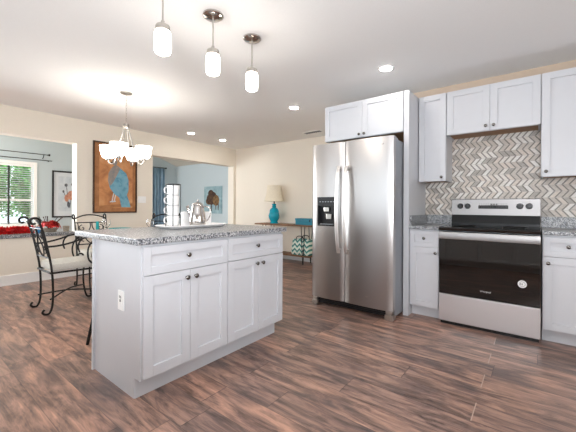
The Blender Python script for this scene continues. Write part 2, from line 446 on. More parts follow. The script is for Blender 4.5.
for a, b in ((-5.6, -3.6), (-3.4, 0.0)): box(bm, a, b, YB-0.12, YB, 0, 0.55); box(bm, a, b, YB-0.12, YB, 2.3, ZC)
struct('wall_back', bm, 'wall')
bm = bmn(); box(bm, XR, XR+0.12, YB, -0.3, 0, ZC); box(bm, XR, XR+0.12, 2.1, KX, 0, ZC)
box(bm, XR, XR+0.12, -0.3, 2.1, 0, 0.65); box(bm, XR, XR+0.12, -0.3, 2.1, 2.25, ZC); struct('wall_right', bm, 'wall')
# sunroom
SX, SY = -8.6, 5.53
W0, W1, WZ0, WZ1 = 0.95, 2.045, 0.70, 1.965
bm = bmn(); box(bm, SX-0.12, SX, YB, -1.6, 0, 2.8); box(bm, SX-0.12, SX, 0.5, W0, 0, 2.8)
box(bm, SX-0.12, SX, -1.6, 0.5, 0, 0.65); box(bm, SX-0.12, SX, -1.6, 0.5, 2.25, 2.8)
box(bm, SX-0.12, SX, W0, W1, 0, WZ0); box(bm, SX-0.12, SX, W0, W1, WZ1, 2.8); box(bm, SX-0.12, SX, W1, SY+0.12, 0, 2.8)
struct('wall_sunroom_left', bm, 'sunwall')
bm = bmn(); box(bm, SX, xl0, SY, SY+0.12, 0, 2.8); struct('wall_sunroom_far', bm, 'sunwall')
bm = bmn(); box(bm, SX-0.12, -8.25, YB-0.12, YB, 0, 2.8); box(bm, -6.25, xl0, YB-0.12, YB, 0, 2.8); box(bm, -8.25, -6.25, YB-0.12, YB, 0, 0.65); box(bm, -8.25, -6.25, YB-0.12, YB, 2.25, 2.8); struct('wall_sunroom_back', bm, 'sunwall')
bm = bmn(); prism(bm, [(SY+0.12, 2.25), (SY, 2.29), (4.2, 2.74), (YB-0.12, 2.74), (YB-0.12, 2.82), (SY+0.12, 2.82)], 'x', SX-0.12, xl0)
struct('ceiling_sunroom', bm, 'sunceil')
# trim
bm = bmn()
for a, b in ((O1a, O2a), (YB, O1a)): box(bm, LX, LX+0.014, a, b, 0, 0.14, 0.003); box(bm, LX, LX+0.022, a, b, 0, 0.02)
struct('baseboard_left', bm, 'trim')
bm = bmn(); box(bm, LX, -2.02, FY-0.014, FY, 0, 0.14, 0.003); struct('baseboard_far', bm, 'trim')
bm = bmn(); box(bm, LX-0.48, LX+0.025, O1a, O1b-0.002, LZ, LZ+0.05, 0.004); struct('trim_1', bm, 'granite')    # ledge of the pass-through
bm = bmn(); box(bm, -1.016, 1.6, KX-0.008, KX, 1.015, 1.86); box(bm, -1.016, 1.6, KX-0.008, KX, 0.914, 1.016)
struct('trim_2', bm, 'tile')                                                                                 # tiled backsplash
# window_1
bm = bmn()
for a, b in ((W0-0.09, W0), (W1, W1+0.06)): box(bm, SX, SX+0.02, a, b, WZ0-0.06, WZ1+0.06, 0.003)
box(bm, SX, SX+0.02, W0, W1, WZ1, WZ1+0.06, 0.003); box(bm, SX, SX+0.06, W0-0.1, W1+0.07, WZ0-0.06, WZ0, 0.003)
win = struct('window_1', bm, 'trim')
bm = bmn()
for a, b in ((W0, W0+0.03), (W1-0.03, W1)): box(bm, SX-0.09, SX-0.04, a, b, WZ0, WZ1)
box(bm, SX-0.09, SX-0.04, W0, W1, WZ1-0.03, WZ1); box(bm, SX-0.09, SX-0.04, W0, W1, WZ0, WZ0+0.04); box(bm, SX-0.09, SX-0.03, W0, W1, 1.19, 1.235)
obj('sash', bm, 'trim', win)
bm = bmn(); box(bm, SX-0.095, SX-0.02, 1.628, 1.652, WZ0, WZ1); obj('gap_strip', bm, 'frameblack', win)  # black strip for the dark gap between the two sashes
bm = bmn(); box(bm, SX-0.068, SX-0.062, W0, W1, WZ0, WZ1); obj('pane', bm, 'pane', win)
bl = thing('window_blind', 'white horizontal slat blind hanging in the sunroom window', 'blind', (SX-0.02, 1.5, WZ0))
bm = bmn(); z = WZ0+0.02
while z < WZ1-0.05:
    for a, b in ((W0+0.01, 1.625), (1.655, W1-0.01)):
        flat(bm, [(SX-0.034, a, z-0.007), (SX-0.034, b, z-0.007), (SX-0.008, b, z+0.007), (SX-0.008, a, z+0.007)])
        flat(bm, [(SX-0.008, a, z+0.0055), (SX-0.008, b, z+0.0055), (SX-0.034, b, z-0.0085), (SX-0.034, a, z-0.0085)])
    z += 0.046
obj('slats', bm, 'blind', bl)
bm = bmn(); box(bm, SX-0.038, SX-0.004, W0+0.005, W1-0.005, WZ1-0.045, WZ1-0.002, 0.003); obj('headrail', bm, 'trim', bl)
bm = bmn()
for y in (1.1, 1.45, 1.8, 1.98): tube(bm, [(SX-0.008, y, WZ0+0.02), (SX-0.008, y, WZ1-0.03)], 0.0012, 5)
obj('ladder_cord', bm, 'trim', bl)
# unseen windows, added to go with the area fills
def addedwin(name, mk, a, b, z0, z1):
    bm = bmn()
    for u0, u1, v0, v1 in ((a, a+0.06, z0, z1), (b-0.06, b, z0, z1), (a, b, z0, z0+0.06), (a, b, z1-0.06, z1), ((a+b)/2-0.03, (a+b)/2+0.03, z0, z1)):
        mbox(bm, mk, u0, u1, v0, v1, 0, 0.06)
    w = struct(name, bm, 'trim')
    bm = bmn(); mbox(bm, mk, a, b, z0, z1, 0.028, 0.034); obj('pane', bm, 'pane', w)
addedwin('added_window_2', lambda u, v, w: (u, YB-0.1+w, v), -3.4, 0.0, 0.55, 2.3)
addedwin('added_window_3', lambda u, v, w: (u, YB-0.1+w, v), -5.6, -3.6, 0.55, 2.3)
addedwin('added_window_4', lambda u, v, w: (XR+0.02+w, u, v), -0.3, 2.1, 0.65, 2.25)
addedwin('added_window_5', lambda u, v, w: (SX-0.1+w, u, v), -1.6, 0.5, 0.65, 2.25)

addedwin('added_window_6', lambda u, v, w: (u, YB-0.1+w, v), -8.25, -6.25, 0.65, 2.25)
# outdoors seen through the sunroom window
bm = bmn(); box(bm, -18, SX-0.13, -6, 9, -0.12, -0.07); g = struct('ground', bm, 'grass')
def shrub(x, y, r, h, n, label):
    t = thing('garden_shrub', label, 'shrub', (x, y, -0.07))
    bm = bmn(); rr = random.Random(int(x*100+y*10))
    for i in range(n):
        a, e, q = rr.uniform(0, 2*PI), rr.uniform(-0.9, 1), rr.uniform(0.55, 1)**0.5
        ce = math.sqrt(1-e*e)
        c = Vector((x+r*q*ce*math.cos(a), y+r*q*ce*math.sin(a), h*0.55+h*0.45*q*e))
        d = Vector((rr.uniform(-1, 1), rr.uniform(-1, 1), rr.uniform(-0.6, 0.6))).normalized()
        s = d.cross(Vector((rr.uniform(-1, 1), rr.uniform(-1, 1), rr.uniform(-1, 1)))).normalized()
        L, w = rr.uniform(0.07, 0.13), rr.uniform(0.03, 0.05)
        flat(bm, [c-d*L*0.5, c+s*w, c+d*L*0.5, c-s*w])
    obj('foliage', bm, 'leaf', t)
    bm = bmn(); tube(bm, spline([(x, y, -0.07), (x+0.05, y, h*0.3), (x-0.04, y+0.05, h*0.62)]), 0.06, 8); obj('trunk', bm, 'bark', t, smooth=True)
shrub(-11.2, 3.2, 1.0, 3.1, 6500, 'leafy green shrub outside right half of the sunroom window')
shrub(-14.2, 2.4, 1.75, 4.4, 9000, 'tall leafy tree standing behind the two garden shrubs')
shrub(-11.4, 1.15, 1.0, 3.2, 6500, 'leafy green shrub outside left half of the sunroom window')

# ------------------------------------------------------------------ kitchen island
IX0, IX1, IY0, IY1, ITZ = -2.331, -1.728, 0.891, 2.125, 0.12
isle = thing('kitchen_island', 'white shaker kitchen island cabinet under a speckled granite top', 'kitchen island', (-2.03, 1.5, 0))
bm = bmn()
prism(bm, [(IX0, 0), (IX1-0.075, 0), (IX1-0.075, ITZ), (IX1, ITZ), (IX1, 0.884), (IX0, 0.884)], 'y', IY0, IY1)
obj('cabinet_body', bm, 'cab', isle)
bm = bmn(); box(bm, IX0-0.016, IX0, IY0-0.016, IY1+0.016, 0, 0.884, 0.002); obj('back_panel', bm, 'cab', isle)
bm = bmn(); box(bm, IX1-0.075, IX1-0.068, IY0+0.004, IY1-0.004, 0, ITZ-0.004); obj('toe_kick', bm, 'cab', isle)
mp = isl(IX1); mid = 1.508
for u0, u1, kn in ((IY0+0.006, mid-0.003, 1.185), (mid+0.003, IY1-0.003, 1.812)):
    d = obj('drawer', shaker(mp, u0, u1, 0.709, 0.868, fr=0.045), 'cab', isle); knob(mp, kn, 0.797, 0.008, d, 'x', 1)
for u0, u1, kn in ((IY0+0.006, 1.1985, 1.168), (1.2015, mid-0.003, 1.232), (mid+0.003, 1.8235, 1.793), (1.8265, IY1-0.003, 1.858)):
    d = obj('door', shaker(mp, u0, u1, 0.132, 0.7045), 'cab', isle); knob(mp, kn, 0.66, 0.02, d, 'x', 1)
bm = bmn(); box(bm, -1.992, -1.918, IY0-0.006, IY0, 0.475, 0.592, 0.002); op = obj('outlet_plate', bm, 'whiteplastic', isle)
bm = bmn()
for z in (0.512, 0.555):
    box(bm, -1.972, -1.938, IY0-0.0085, IY0-0.005, z-0.014, z+0.014, 0.002)
obj('socket', bm, 'whiteplastic', op)
bm = bmn(); box(bm, -1.966, -1.961, IY0-0.0095, IY0-0.008, 0.548, 0.563); box(bm, -1.950, -1.945, IY0-0.0095, IY0-0.008, 0.548, 0.563)
box(bm, -1.960, -1.951, IY0-0.0095, IY0-0.008, 0.526, 0.541); obj('slot', bm, 'slot', op)
bm = bmn(); box(bm, -2.592, -1.698, 0.851, 2.166, 0.884, 0.920, 0.005)
tag(obj('island_countertop', bm, 'granite', base=(-2.03, 1.5, 0.884)), 'grey speckled granite slab topping the white island with a seating overhang', 'countertop')

# bar stool behind the island
t = thing('bar_stool', 'black metal bar stool tucked behind the island, one leg showing', 'stool', (-2.64, 1.20, 0))
bm = bmn(); lathe(bm, [(0.0, 0.615), (0.14, 0.615), (0.15, 0.63), (0.14, 0.65), (0.0, 0.655)], (-2.64, 1.20, 0), 24); obj('seat', bm, 'iron', t, smooth=True)
for sx, sy in ((-1, -1), (1, -1), (1, 1), (-1, 1)):
    bm = bmn(); tube(bm, [(-2.64+sx*0.09, 1.2+sy*0.09, 0.62), (-2.64+sx*0.15, 1.2+sy*0.19, 0.0)], 0.012, 8); obj('leg', bm, 'iron', t, smooth=True)
bm = bmn(); tube(bm, [(-2.64+0.128*math.cos(a), 1.2+0.145*math.sin(a), 0.27) for a in [2*PI*i/24 for i in range(25)]], 0.007, 6); obj('footrest_ring', bm, 'iron', t, smooth=True)

# ------------------------------------------------------------------ on the island
ZT = 0.920
bm = bmn()
def rrect(hx, hy, r, n=8):
    out = []
    for cx, cy, a0 in ((hx-r, hy-r, 0), (-hx+r, hy-r, PI/2), (-hx+r, -hy+r, PI), (hx-r, -hy+r, 1.5*PI)):
        for i in range(n+1):
            a = a0+PI/2*i/n; out.append((cx+r*math.cos(a), cy+r*math.sin(a)))
    return out
TX, TY = -2.285, 1.625
loops = []
for hx, hy, z in ((0.09, 0.255, 0.0), (0.105, 0.275, 0.003), (0.127, 0.304, 0.023), (0.125, 0.302, 0.027), (0.102, 0.270, 0.009), (0.09, 0.255, 0.008)):
    loops.append([bm.verts.new((TX+x, TY+y, ZT+z)) for x, y in rrect(hx, hy, 0.075)])
for a, b in zip(loops, loops[1:]):
    n = len(a)
    for i in range(n): bm.faces.new((a[i], a[(i+1) % n], b[(i+1) % n], b[i]))
bm.faces.new(loops[0][::-1]); bm.faces.new(loops[-1])
tag(obj('serving_tray', bm, 'ceramic', base=(TX, TY, ZT), smooth=True), 'long white ceramic serving tray lying on the island granite', 'tray')
ZB = ZT+0.008
RX, RY = -2.31, 1.455
LV = Vector((-0.789, -0.615, 0))     # sideways: the way the mug handles point
rk = thing('mug_rack', 'black wire rack holding four stacked white mugs on the tray', 'rack', (RX, RY, ZB))
bm = bmn(); R = 0.056
for ang in (1.0, 2.58, 4.15, 5.70):
    x, y = RX+R*math.cos(ang), RY+R*math.sin(ang)
    tube(bm, [(x, y, ZB), (x, y, ZB+0.345)], 0.0028, 6)
obj('upright', bm, 'iron', rk)
for z in (ZB+0.002, ZB+0.345):
    bm = bmn(); tube(bm, [(RX+R*math.cos(a), RY+R*math.sin(a), z) for a in [2*PI*i/28 for i in range(29)]], 0.0026, 6); obj('ring', bm, 'iron', rk)
bm = bmn(); tube(bm, [(RX+R*math.cos(a)*0.98, RY+R*math.sin(a)*0.98, ZB+0.008) for a in (1.0, 4.15)], 0.0018, 6)
tube(bm, [(RX+R*math.cos(a)*0.98, RY+R*math.sin(a)*0.98, ZB+0.008) for a in (2.58, 5.70)], 0.0018, 6); obj('base_cross', bm, 'iron', rk)
mug = thing('coffee_mug', '', 'mug', (RX, RY, ZB+0.011), 0, 'white mugs stacked in the wire rack')
bm = bmn(); lathe(bm, [(0.0, 0.0), (0.034, 0.0), (0.043, 0.008), (0.0485, 0.081), (0.0455, 0.081), (0.040, 0.012), (0.0, 0.009)], (0, 0, 0), 28)
obj('cup', bm, 'ceramic', mug, smooth=True, world=False)
bm = bmn()
pts = [LV*d+Vector((0, 0, z)) for d, z in ((0.040, 0.066), (0.058, 0.068), (0.070, 0.055), (0.071, 0.036), (0.060, 0.020), (0.039, 0.017))]
tube(bm, spline(pts, 5), 0.0055, 8); obj('handle', bm, 'ceramic', mug, smooth=True, world=False)
mug['label'] = 'bottom white mug of the stack in wire rack'
for i, nm in enumerate(('second white mug from the bottom of the wire rack', 'third white mug from the bottom, just under the top one', 'top white mug of the stack in wire rack')):
    dup(mug, (RX, RY, ZB+0.011+0.0815*(i+1)), 0, nm)
PX, PY = -2.262, 1.655
pot = thing('coffee_pot', 'shiny silver coffee pot standing on the white tray', 'coffee pot', (PX, PY, ZB))
bm = bmn(); lathe(bm, [(0.0, 0.0), (0.060, 0.0), (0.064, 0.006), (0.069, 0.03), (0.068, 0.06), (0.060, 0.11), (0.050, 0.155), (0.047, 0.175), (0.050, 0.178), (0.0, 0.179)], (PX, PY, ZB), 36); obj('body', bm, 'chrome', pot, smooth=True)
bm = bmn(); lathe(bm, [(0.0, 0.179), (0.049, 0.179), (0.044, 0.190), (0.024, 0.202), (0.0, 0.206)], (PX, PY, ZB), 32); ld = obj('lid', bm, 'chrome', pot, smooth=True)
bm = bmn(); lathe(bm, [(0.004, 0.204), (0.005, 0.212), (0.012, 0.218), (0.010, 0.226), (0.0, 0.229)], (PX, PY, ZB), 16); obj('finial', bm, 'chrome', ld, smooth=True)
P0 = Vector((PX, PY, ZB))
bm = bmn(); tube(bm, spline([P0+LV*d+Vector((0, 0, z)) for d, z in ((0.045, 0.085), (0.070, 0.115), (0.080, 0.155), (0.088, 0.172))], 5), 0.012, 10); obj('spout', bm, 'chrome', pot, smooth=True)
bm = bmn(); tube(bm, spline([P0-LV*d+Vector((0, 0, z)) for d, z in ((0.046, 0.162), (0.075, 0.170), (0.104, 0.150), (0.104, 0.095), (0.085, 0.055), (0.062, 0.040))], 6), 0.006, 8); obj('handle', bm, 'chrome', pot, smooth=True)
bm = bmn()
box(bm, -2.378, -2.344, 1.57, 1.868, ZB+0.001, 1.052, 0.006)
tag(obj('ceramic_caddy', bm, 'ceramic', base=(-2.36, 1.72, ZB+0.001), smooth=True), 'low white rectangular caddy on the tray behind silver coffee pot', 'caddy')

# ------------------------------------------------------------------ cabinets on the kitchen wall
UP = 3.609     # carcass face of the wall cabinets (doors are 19 mm proud)
def wall_cabinet(label, x0, x1, z0, z1, doors, yb=KX-0.009, face=UP):
    t = thing('wall_cabinet', label, 'cabinet', ((x0+x1)/2, yb, z0))
    bm = bmn(); box(bm, x0, x1, face, yb, z0+0.012, z1)
    box(bm, x0, x0+0.016, face, yb, z0, z0+0.012); box(bm, x1-0.016, x1, face, yb, z0, z0+0.012); box(bm, x0, x1, face, face+0.018, z0, z0+0.012)
    obj('carcass', bm, 'cab', t)
    bm = bmn(); box(bm, x0+0.017, x1-0.017, face+0.019, yb, z0+0.010, z0+0.0119); obj('underside', bm, 'cabwood', t)
    mp = kit(face)
    for u0, u1, kx, kz in doors:
        d = obj('door', shaker(mp, u0+0.0015, u1-0.0015, z0+0.002, z1-0.002, 0.019), 'cab', t)
        knob(mp, kx, kz, 0.019, d, 'y', -1)
    return t
wall_cabinet('single door white wall cabinet beside the tall refrigerator panel', -1.006, -0.733, 1.374, 2.288, [(-1.004, -0.735, -0.773, 1.415)])
wall_cabinet('short two door white wall cabinet directly above the range', -0.7305, 0.034, 1.842, 2.288, [(-0.7285, -0.350, -0.383, 1.888), (-0.350, 0.032, -0.318, 1.888)])
wall_cabinet('tall white wall cabinet right of the range, cut by frame edge', 0.0365, 0.96, 1.374, 2.288, [(0.0385, 0.498, 0.070, 1.42), (0.498, 0.958, 0.925, 1.42)])
ofc = wall_cabinet('two door white cabinet over the stainless refrigerator', -2.001, -1.068, 1.875, 2.288, [(-2.0, -1.522, -1.553, 1.908), (-1.522, -1.069, -1.490, 1.908)], yb=KX-0.001, face=3.299)
bm = bmn(); box(bm, -1.064, -1.012, 3.281, KX-0.009, 0, 2.288, 0.0015); sp = obj('side_panel', bm, 'cab', ofc); sp['label'] = 'tall white end panel reaching the floor'

BF = 3.334      # carcass face of the base cabinets
def base_cabinet(label, x0, x1, fronts):
    t = thing('base_cabinet', label, 'cabinet', ((x0+x1)/2, 3.6, 0))
    bm = bmn(); prism(bm, [(BF+0.07, 0), (KX-0.01, 0), (KX-0.01, 0.884), (BF, 0.884), (BF, 0.11), (BF+0.07, 0.11)], 'x', x0, x1); obj('carcass', bm, 'cab', t)
    mp = kit(BF)
    for u0, u1, dk, kx in fronts:
        d = obj('drawer', shaker(mp, u0, u1, 0.708, 0.866, fr=0.045), 'cab', t); knob(mp, dk, 0.793, 0.008, d, 'y', -1)
        d = obj('door', shaker(mp, u0, u1, 0.116, 0.7035), 'cab', t); knob(mp, kx, 0.655, 0.02, d, 'y', -1)
base_cabinet('narrow white base cabinet between refrigerator panel and range', -1.010, -0.733, [(-1.006, -0.737, -0.872, -0.762)])
base_cabinet('white base cabinet right of the range, cut by frame edge', 0.045, 0.96, [(0.049, 0.501, 0.205, 0.081), (0.505, 0.956, 0.73, 0.92)])
def counter(label, x0, x1, side):
    t = thing('countertop', label, 'countertop', ((x0+x1)/2, 3.6, 0.884))
    bm = bmn(); box(bm, x0, x1, 3.29, KX-0.009, 0.884, 0.914, 0.004); obj('slab', bm, 'granite', t)
    bm = bmn(); box(bm, x0+(0.02 if side else 0), x1, KX-0.029, KX-0.009, 0.914, 1.015, 0.002); obj('splash_strip', bm, 'granite', t)
    if side:
        bm = bmn(); box(bm, x0, x0+0.02, 3.31, KX-0.009, 0.914, 1.015, 0.002); obj('splash_strip', bm, 'granite', t)
counter('short speckled granite countertop between refrigerator panel and range', -1.0115, -0.731, True)
counter('speckled granite countertop right of the range', 0.042, 0.965, False)

# ------------------------------------------------------------------ refrigerator
FX0, FX1, FS, FF = -1.998, -1.072, -1.588, 3.007
fr = thing('refrigerator', 'stainless steel side by side refrigerator with black water dispenser', 'refrigerator', (-1.535, 3.4, 0))
bm = bmn(); box(bm, FX0+0.006, FX1-0.004, 3.085, 3.80, 0.03, 1.765, 0.004); obj('cabinet_body', bm, 'steelside', fr)
def fdoor(x0, x1):
    bm = bmn(); n = 14; pts = []
    for i in range(n+1):
        s = i/n; x = x0+(x1-x0)*s
        edge = min(s, 1-s)*(x1-x0)
        rnd = 0.012*(1-min(1, edge/0.012))**2 if edge < 0.012 else 0
        pts.append((x, FF-0.014*(1-(2*s-1)**2)+rnd))
    pts += [(x1, 3.078), (x0, 3.078)]
    prism(bm, pts, 'z', 0.098, 1.788)
    return bm
ld_ = obj('door', fdoor(FX0, FS-0.003), 'steel', fr, smooth=True)
rd_ = obj('door', fdoor(FS+0.003, FX1), 'steel', fr, smooth=True)
# cut the dispenser niche into the left door
DX0, DX1, DZ0, DZ1 = -1.916, -1.700, 0.888, 1.206
bm = bmn(); box(bm, DX0, DX1, 2.9, 3.055, DZ0, DZ1)
cut = obj('cutter', bm, 'black', fr)
mod = ld_.modifiers.new('niche', 'BOOLEAN'); mod.object = cut; mod.operation = 'DIFFERENCE'; mod.solver = 'EXACT'
bpy.context.view_layer.update()
me = bpy.data.meshes.new_from_object(ld_.evaluated_get(bpy.context.evaluated_depsgraph_get()))
ld_.modifiers.clear(); ld_.data = me; bpy.data.objects.remove(cut)
bm = bmn(); e = 0.0006
box(bm, DX0+e, DX1-e, 3.045, 3.0545, DZ0+e, DZ1-e)
box(bm, DX0+e, DX0+0.012, 2.990, 3.045, DZ0+e, DZ1-e); box(bm, DX1-0.012, DX1-e, 2.990, 3.045, DZ0+e, DZ1-e)
box(bm, DX0+0.012, DX1-0.012, 2.990, 3.045, DZ0+e, DZ0+0.018); box(bm, DX0+0.012, DX1-0.012, 2.988, 3.045, 1.110, DZ1-e)
dp = obj('water_dispenser', bm, 'black', ld_)
bm = bmn()
for i in range(7): box(bm, DX0+0.030+i*0.034, DX0+0.048+i*0.034, 2.9865, 2.9882, 1.150, 1.158)
obj('buttons', bm, 'steelside', dp)
for x, z0, z1 in ((-1.815, 1.045, 1.095), (-1.785, 0.965, 1.020)):
    bm = bmn(); box(bm, x-0.032, x+0.032, 3.012, 3.030, z0, z1, 0.004); obj('paddle', bm, 'nickel', dp)
bm = bmn(); box(bm, DX0+0.03, DX1-0.03, 2.996, 3.043, DZ0+0.018, DZ0+0.024); obj('drip_tray', bm, 'steelside', dp)
for x, d in ((-1.632, ld_), (-1.545, rd_)):
    bm = bmn()
    tube(bm, spline([(x, 2.960, 0.615), (x, 2.932, 0.72), (x, 2.910, 0.92), (x, 2.904, 1.07), (x, 2.910, 1.22), (x, 2.932, 1.42), (x, 2.960, 1.525)], 6), 0.010, 12, r2=0.021, up=(0, -1, 0))
    for z in (0.65, 1.49): tube(bm, [(x, 2.955, z), (x, 2.998, z)], 0.009, 10)
    obj('handle', bm, 'steelhandle', d, smooth=True)
lettering('Whirlpool', 0.026, 'grey_ink', rd_, FACE_S(-1.215, FF-0.009, 1.716), 'logo')
bm = bmn(); box(bm, -1.345, -1.315, FF-0.0155, FF-0.012, 0.196, 0.212, 0.002); obj('badge', bm, 'nickel', rd_)
bm = bmn(); box(bm, FX0+0.06, FX1-0.06, 3.052, 3.085, 0.028, 0.092)
for i in range(3): box(bm, FX0+0.08, FX1-0.08, 3.046, 3.053, 0.036+i*0.018, 0.045+i*0.018)
obj('base_grille', bm, 'black', fr)
for x0, x1 in ((FX0+0.002, FX0+0.072), (FX1-0.084, FX1-0.004)):
    bm = bmn(); box(bm, x0, x1, 3.02, 3.11, 0.0, 0.052, 0.004); box(bm, x0+0.008, x1-0.008, 3.025, 3.09, 0.058, 0.088, 0.003); box(bm, x0+0.02, x1-0.02, 3.03, 3.08, 0.05, 0.06); obj('foot', bm, 'nickel', fr)
for x in (FX0+0.04, FX1-0.04):
    bm = bmn(); box(bm, x-0.03, x+0.03, 3.09, 3.16, 1.765, 1.784, 0.003); obj('hinge_cover', bm, 'steelside', fr)
for x in (FX0+0.06, FX1-0.06):
    bm = bmn(); tube(bm, [(x, 3.72, 0.0), (x, 3.72, 0.035)], 0.02, 10); obj('roller', bm, 'black', fr)

# ------------------------------------------------------------------ range
GX0, GX1, GF = -0.724, 0.036, 3.278
rg = thing('range', 'stainless steel electric range with black glass oven door', 'stove', (-0.344, 3.6, 0))
bm = bmn(); box(bm, GX0+0.004, GX1-0.004, GF+0.045, 3.90, 0.03, 0.895); obj('body', bm, 'steelside', rg)
bm = bmn(); box(bm, GX0+0.01, GX1-0.01, GF+0.03, 3.86, 0.0, 0.03); obj('plinth', bm, 'black', rg)
bm = bmn(); box(bm, GX0, GX1, GF, GF+0.044, 0.034, 0.284, 0.004); obj('storage_drawer', bm, 'steelrange', rg)
bm = bmn(); box(bm, GX0, GX1, GF, GF+0.044, 0.290, 0.876, 0.004); od = obj('oven_door', bm, 'blackgloss', rg)
bm = bmn(); prism(bm, [(3.238, 0.808), (3.232, 0.840), (3.240, 0.872), (3.277, 0.872), (3.277, 0.860), (3.258, 0.840), (3.258, 0.808)], 'x', GX0+0.004, GX1-0.004)
obj('handle', bm, 'steelpanel', od, smooth=True)
for x in (GX0+0.004, GX1-0.03):
    bm = bmn(); box(bm, x, x+0.026, 3.24, 3.278, 0.806, 0.874, 0.003); obj('handle_bracket', bm, 'steelpanel', od)
lettering('Whirlpool', 0.0195, 'white_ink', od, FACE_S(-0.345, GF-0.0008, 0.357), 'logo')
bm = bmn(); lathe(bm, [(0.0, 0), (0.031, 0), (0.031, 0.0008), (0.0, 0.0009)], (-0.085, GF-0.0002, 0.466), 28, 'y', sgn=-1); st = obj('round_sticker', bm, 'white_ink', od)
bm = bmn()
tube(bm, [(-0.085+0.020*math.cos(a), GF-0.0014, 0.466+0.020*math.sin(a)) for a in [2*PI*i/28 for i in range(29)]], 0.0012, 6)
box(bm, -0.098, -0.094, GF-0.0018, GF-0.0012, 0.460, 0.474); box(bm, -0.088, -0.083, GF-0.0018, GF-0.0012, 0.458, 0.472)
obj('printed_mark', bm, 'grey_ink', st)
bm = bmn(); prism(bm, [(3.256, 0.884), (3.252, 0.905), (3.262, 0.917), (3.835, 0.917), (3.835, 0.895), (3.32, 0.895), (3.32, 0.884)], 'x', GX0-0.001, GX1+0.001)
ck = obj('cooktop', bm, 'blackgloss', rg)
for x, y, r in ((-0.54, 3.42, 0.10), (-0.15, 3.42, 0.085), (-0.54, 3.68, 0.075), (-0.15, 3.68, 0.10)):
    bm = bmn(); lathe(bm, [(r-0.003, 0.917), (r-0.003, 0.9174), (r, 0.9174), (r, 0.917)], (x, y, 0), 40); obj('burner_ring', bm, 'grey_ink', ck)
bm = bmn(); prism(bm, [(3.84, 0.897), (3.895, 0.897), (3.895, 1.03), (3.862, 1.03), (3.842, 0.94)], 'x', GX0, GX1); obj('back_guard', bm, 'blackmatte', rg)
bm = bmn(); prism(bm, [(3.852, 1.022), (3.898, 1.022), (3.898, 1.19), (3.862, 1.19), (3.856, 1.184)], 'x', GX0, GX1); cp = obj('control_panel', bm, 'steelpanel', rg)
bm = bmn(); prism(bm, [(3.8532, 1.088), (3.8605, 1.088), (3.8605, 1.150), (3.8555, 1.150)], 'x', -0.474, -0.216)
dsp = obj('display', bm, 'blackmatte', cp)
bm = bmn()
for i in range(3): box(bm, -0.365+i*0.022, -0.350+i*0.022, 3.8530, 3.8545, 1.120, 1.141)
for i in range(7):
    for z in (1.098, 1.110, 1.124, 1.136):
        for x in (-0.462+i*0.019, -0.228-i*0.014): box(bm, x-0.004, x+0.004, 3.8522, 3.8545, z, z+0.004)
obj('printed_keys', bm, 'grey_ink', dsp)
for x in (-0.643, -0.574, -0.122, -0.049):
    bm = bmn(); lathe(bm, [(0.0, -0.008), (0.029, -0.008), (0.029, 0.004), (0.025, 0.012), (0.022, 0.026), (0.0, 0.027)], (x, 3.852, 1.115), 24, 'y', sgn=-1)
    box(bm, x-0.004, x+0.004, 3.822, 3.834, 1.098, 1.132, 0.001); kn = obj('knob', bm, 'black', cp, smooth=True)

# ------------------------------------------------------------------ cabinets opposite the range (seen mirrored in the oven door)
t = thing('base_cabinet', 'white base cabinets opposite the range, mirrored in its oven door', 'cabinet', (0.0, -0.4, 0))
bm = bmn(); box(bm, -2.40, 1.28, -0.66, -0.10, 0.1, 0.884); box(bm, -2.40, 1.28, -0.66, -0.17, 0, 0.1); obj('carcass', bm, 'trim', t)
mp = lambda u, v, w: (u, -0.10+w, v)
for i in range(7):
    a = -2.398+i*0.525; d = obj('drawer', shaker(mp, a, a+0.521, 0.712, 0.866, fr=0.045), 'trim', t); knob(mp, a+0.26, 0.79, 0.008, d, 'y', 1)
    d = obj('door', shaker(mp, a, a+0.521, 0.116, 0.700), 'trim', t); knob(mp, a+0.06, 0.655, 0.02, d, 'y', 1)
bm = bmn(); box(bm, -2.42, 1.30, -0.67, -0.06, 0.884, 0.914, 0.004)
tag(obj('countertop', bm, 'granite', base=(0.0, -0.4, 0.884)), 'granite countertop opposite the range, below the viewpoint', 'countertop')

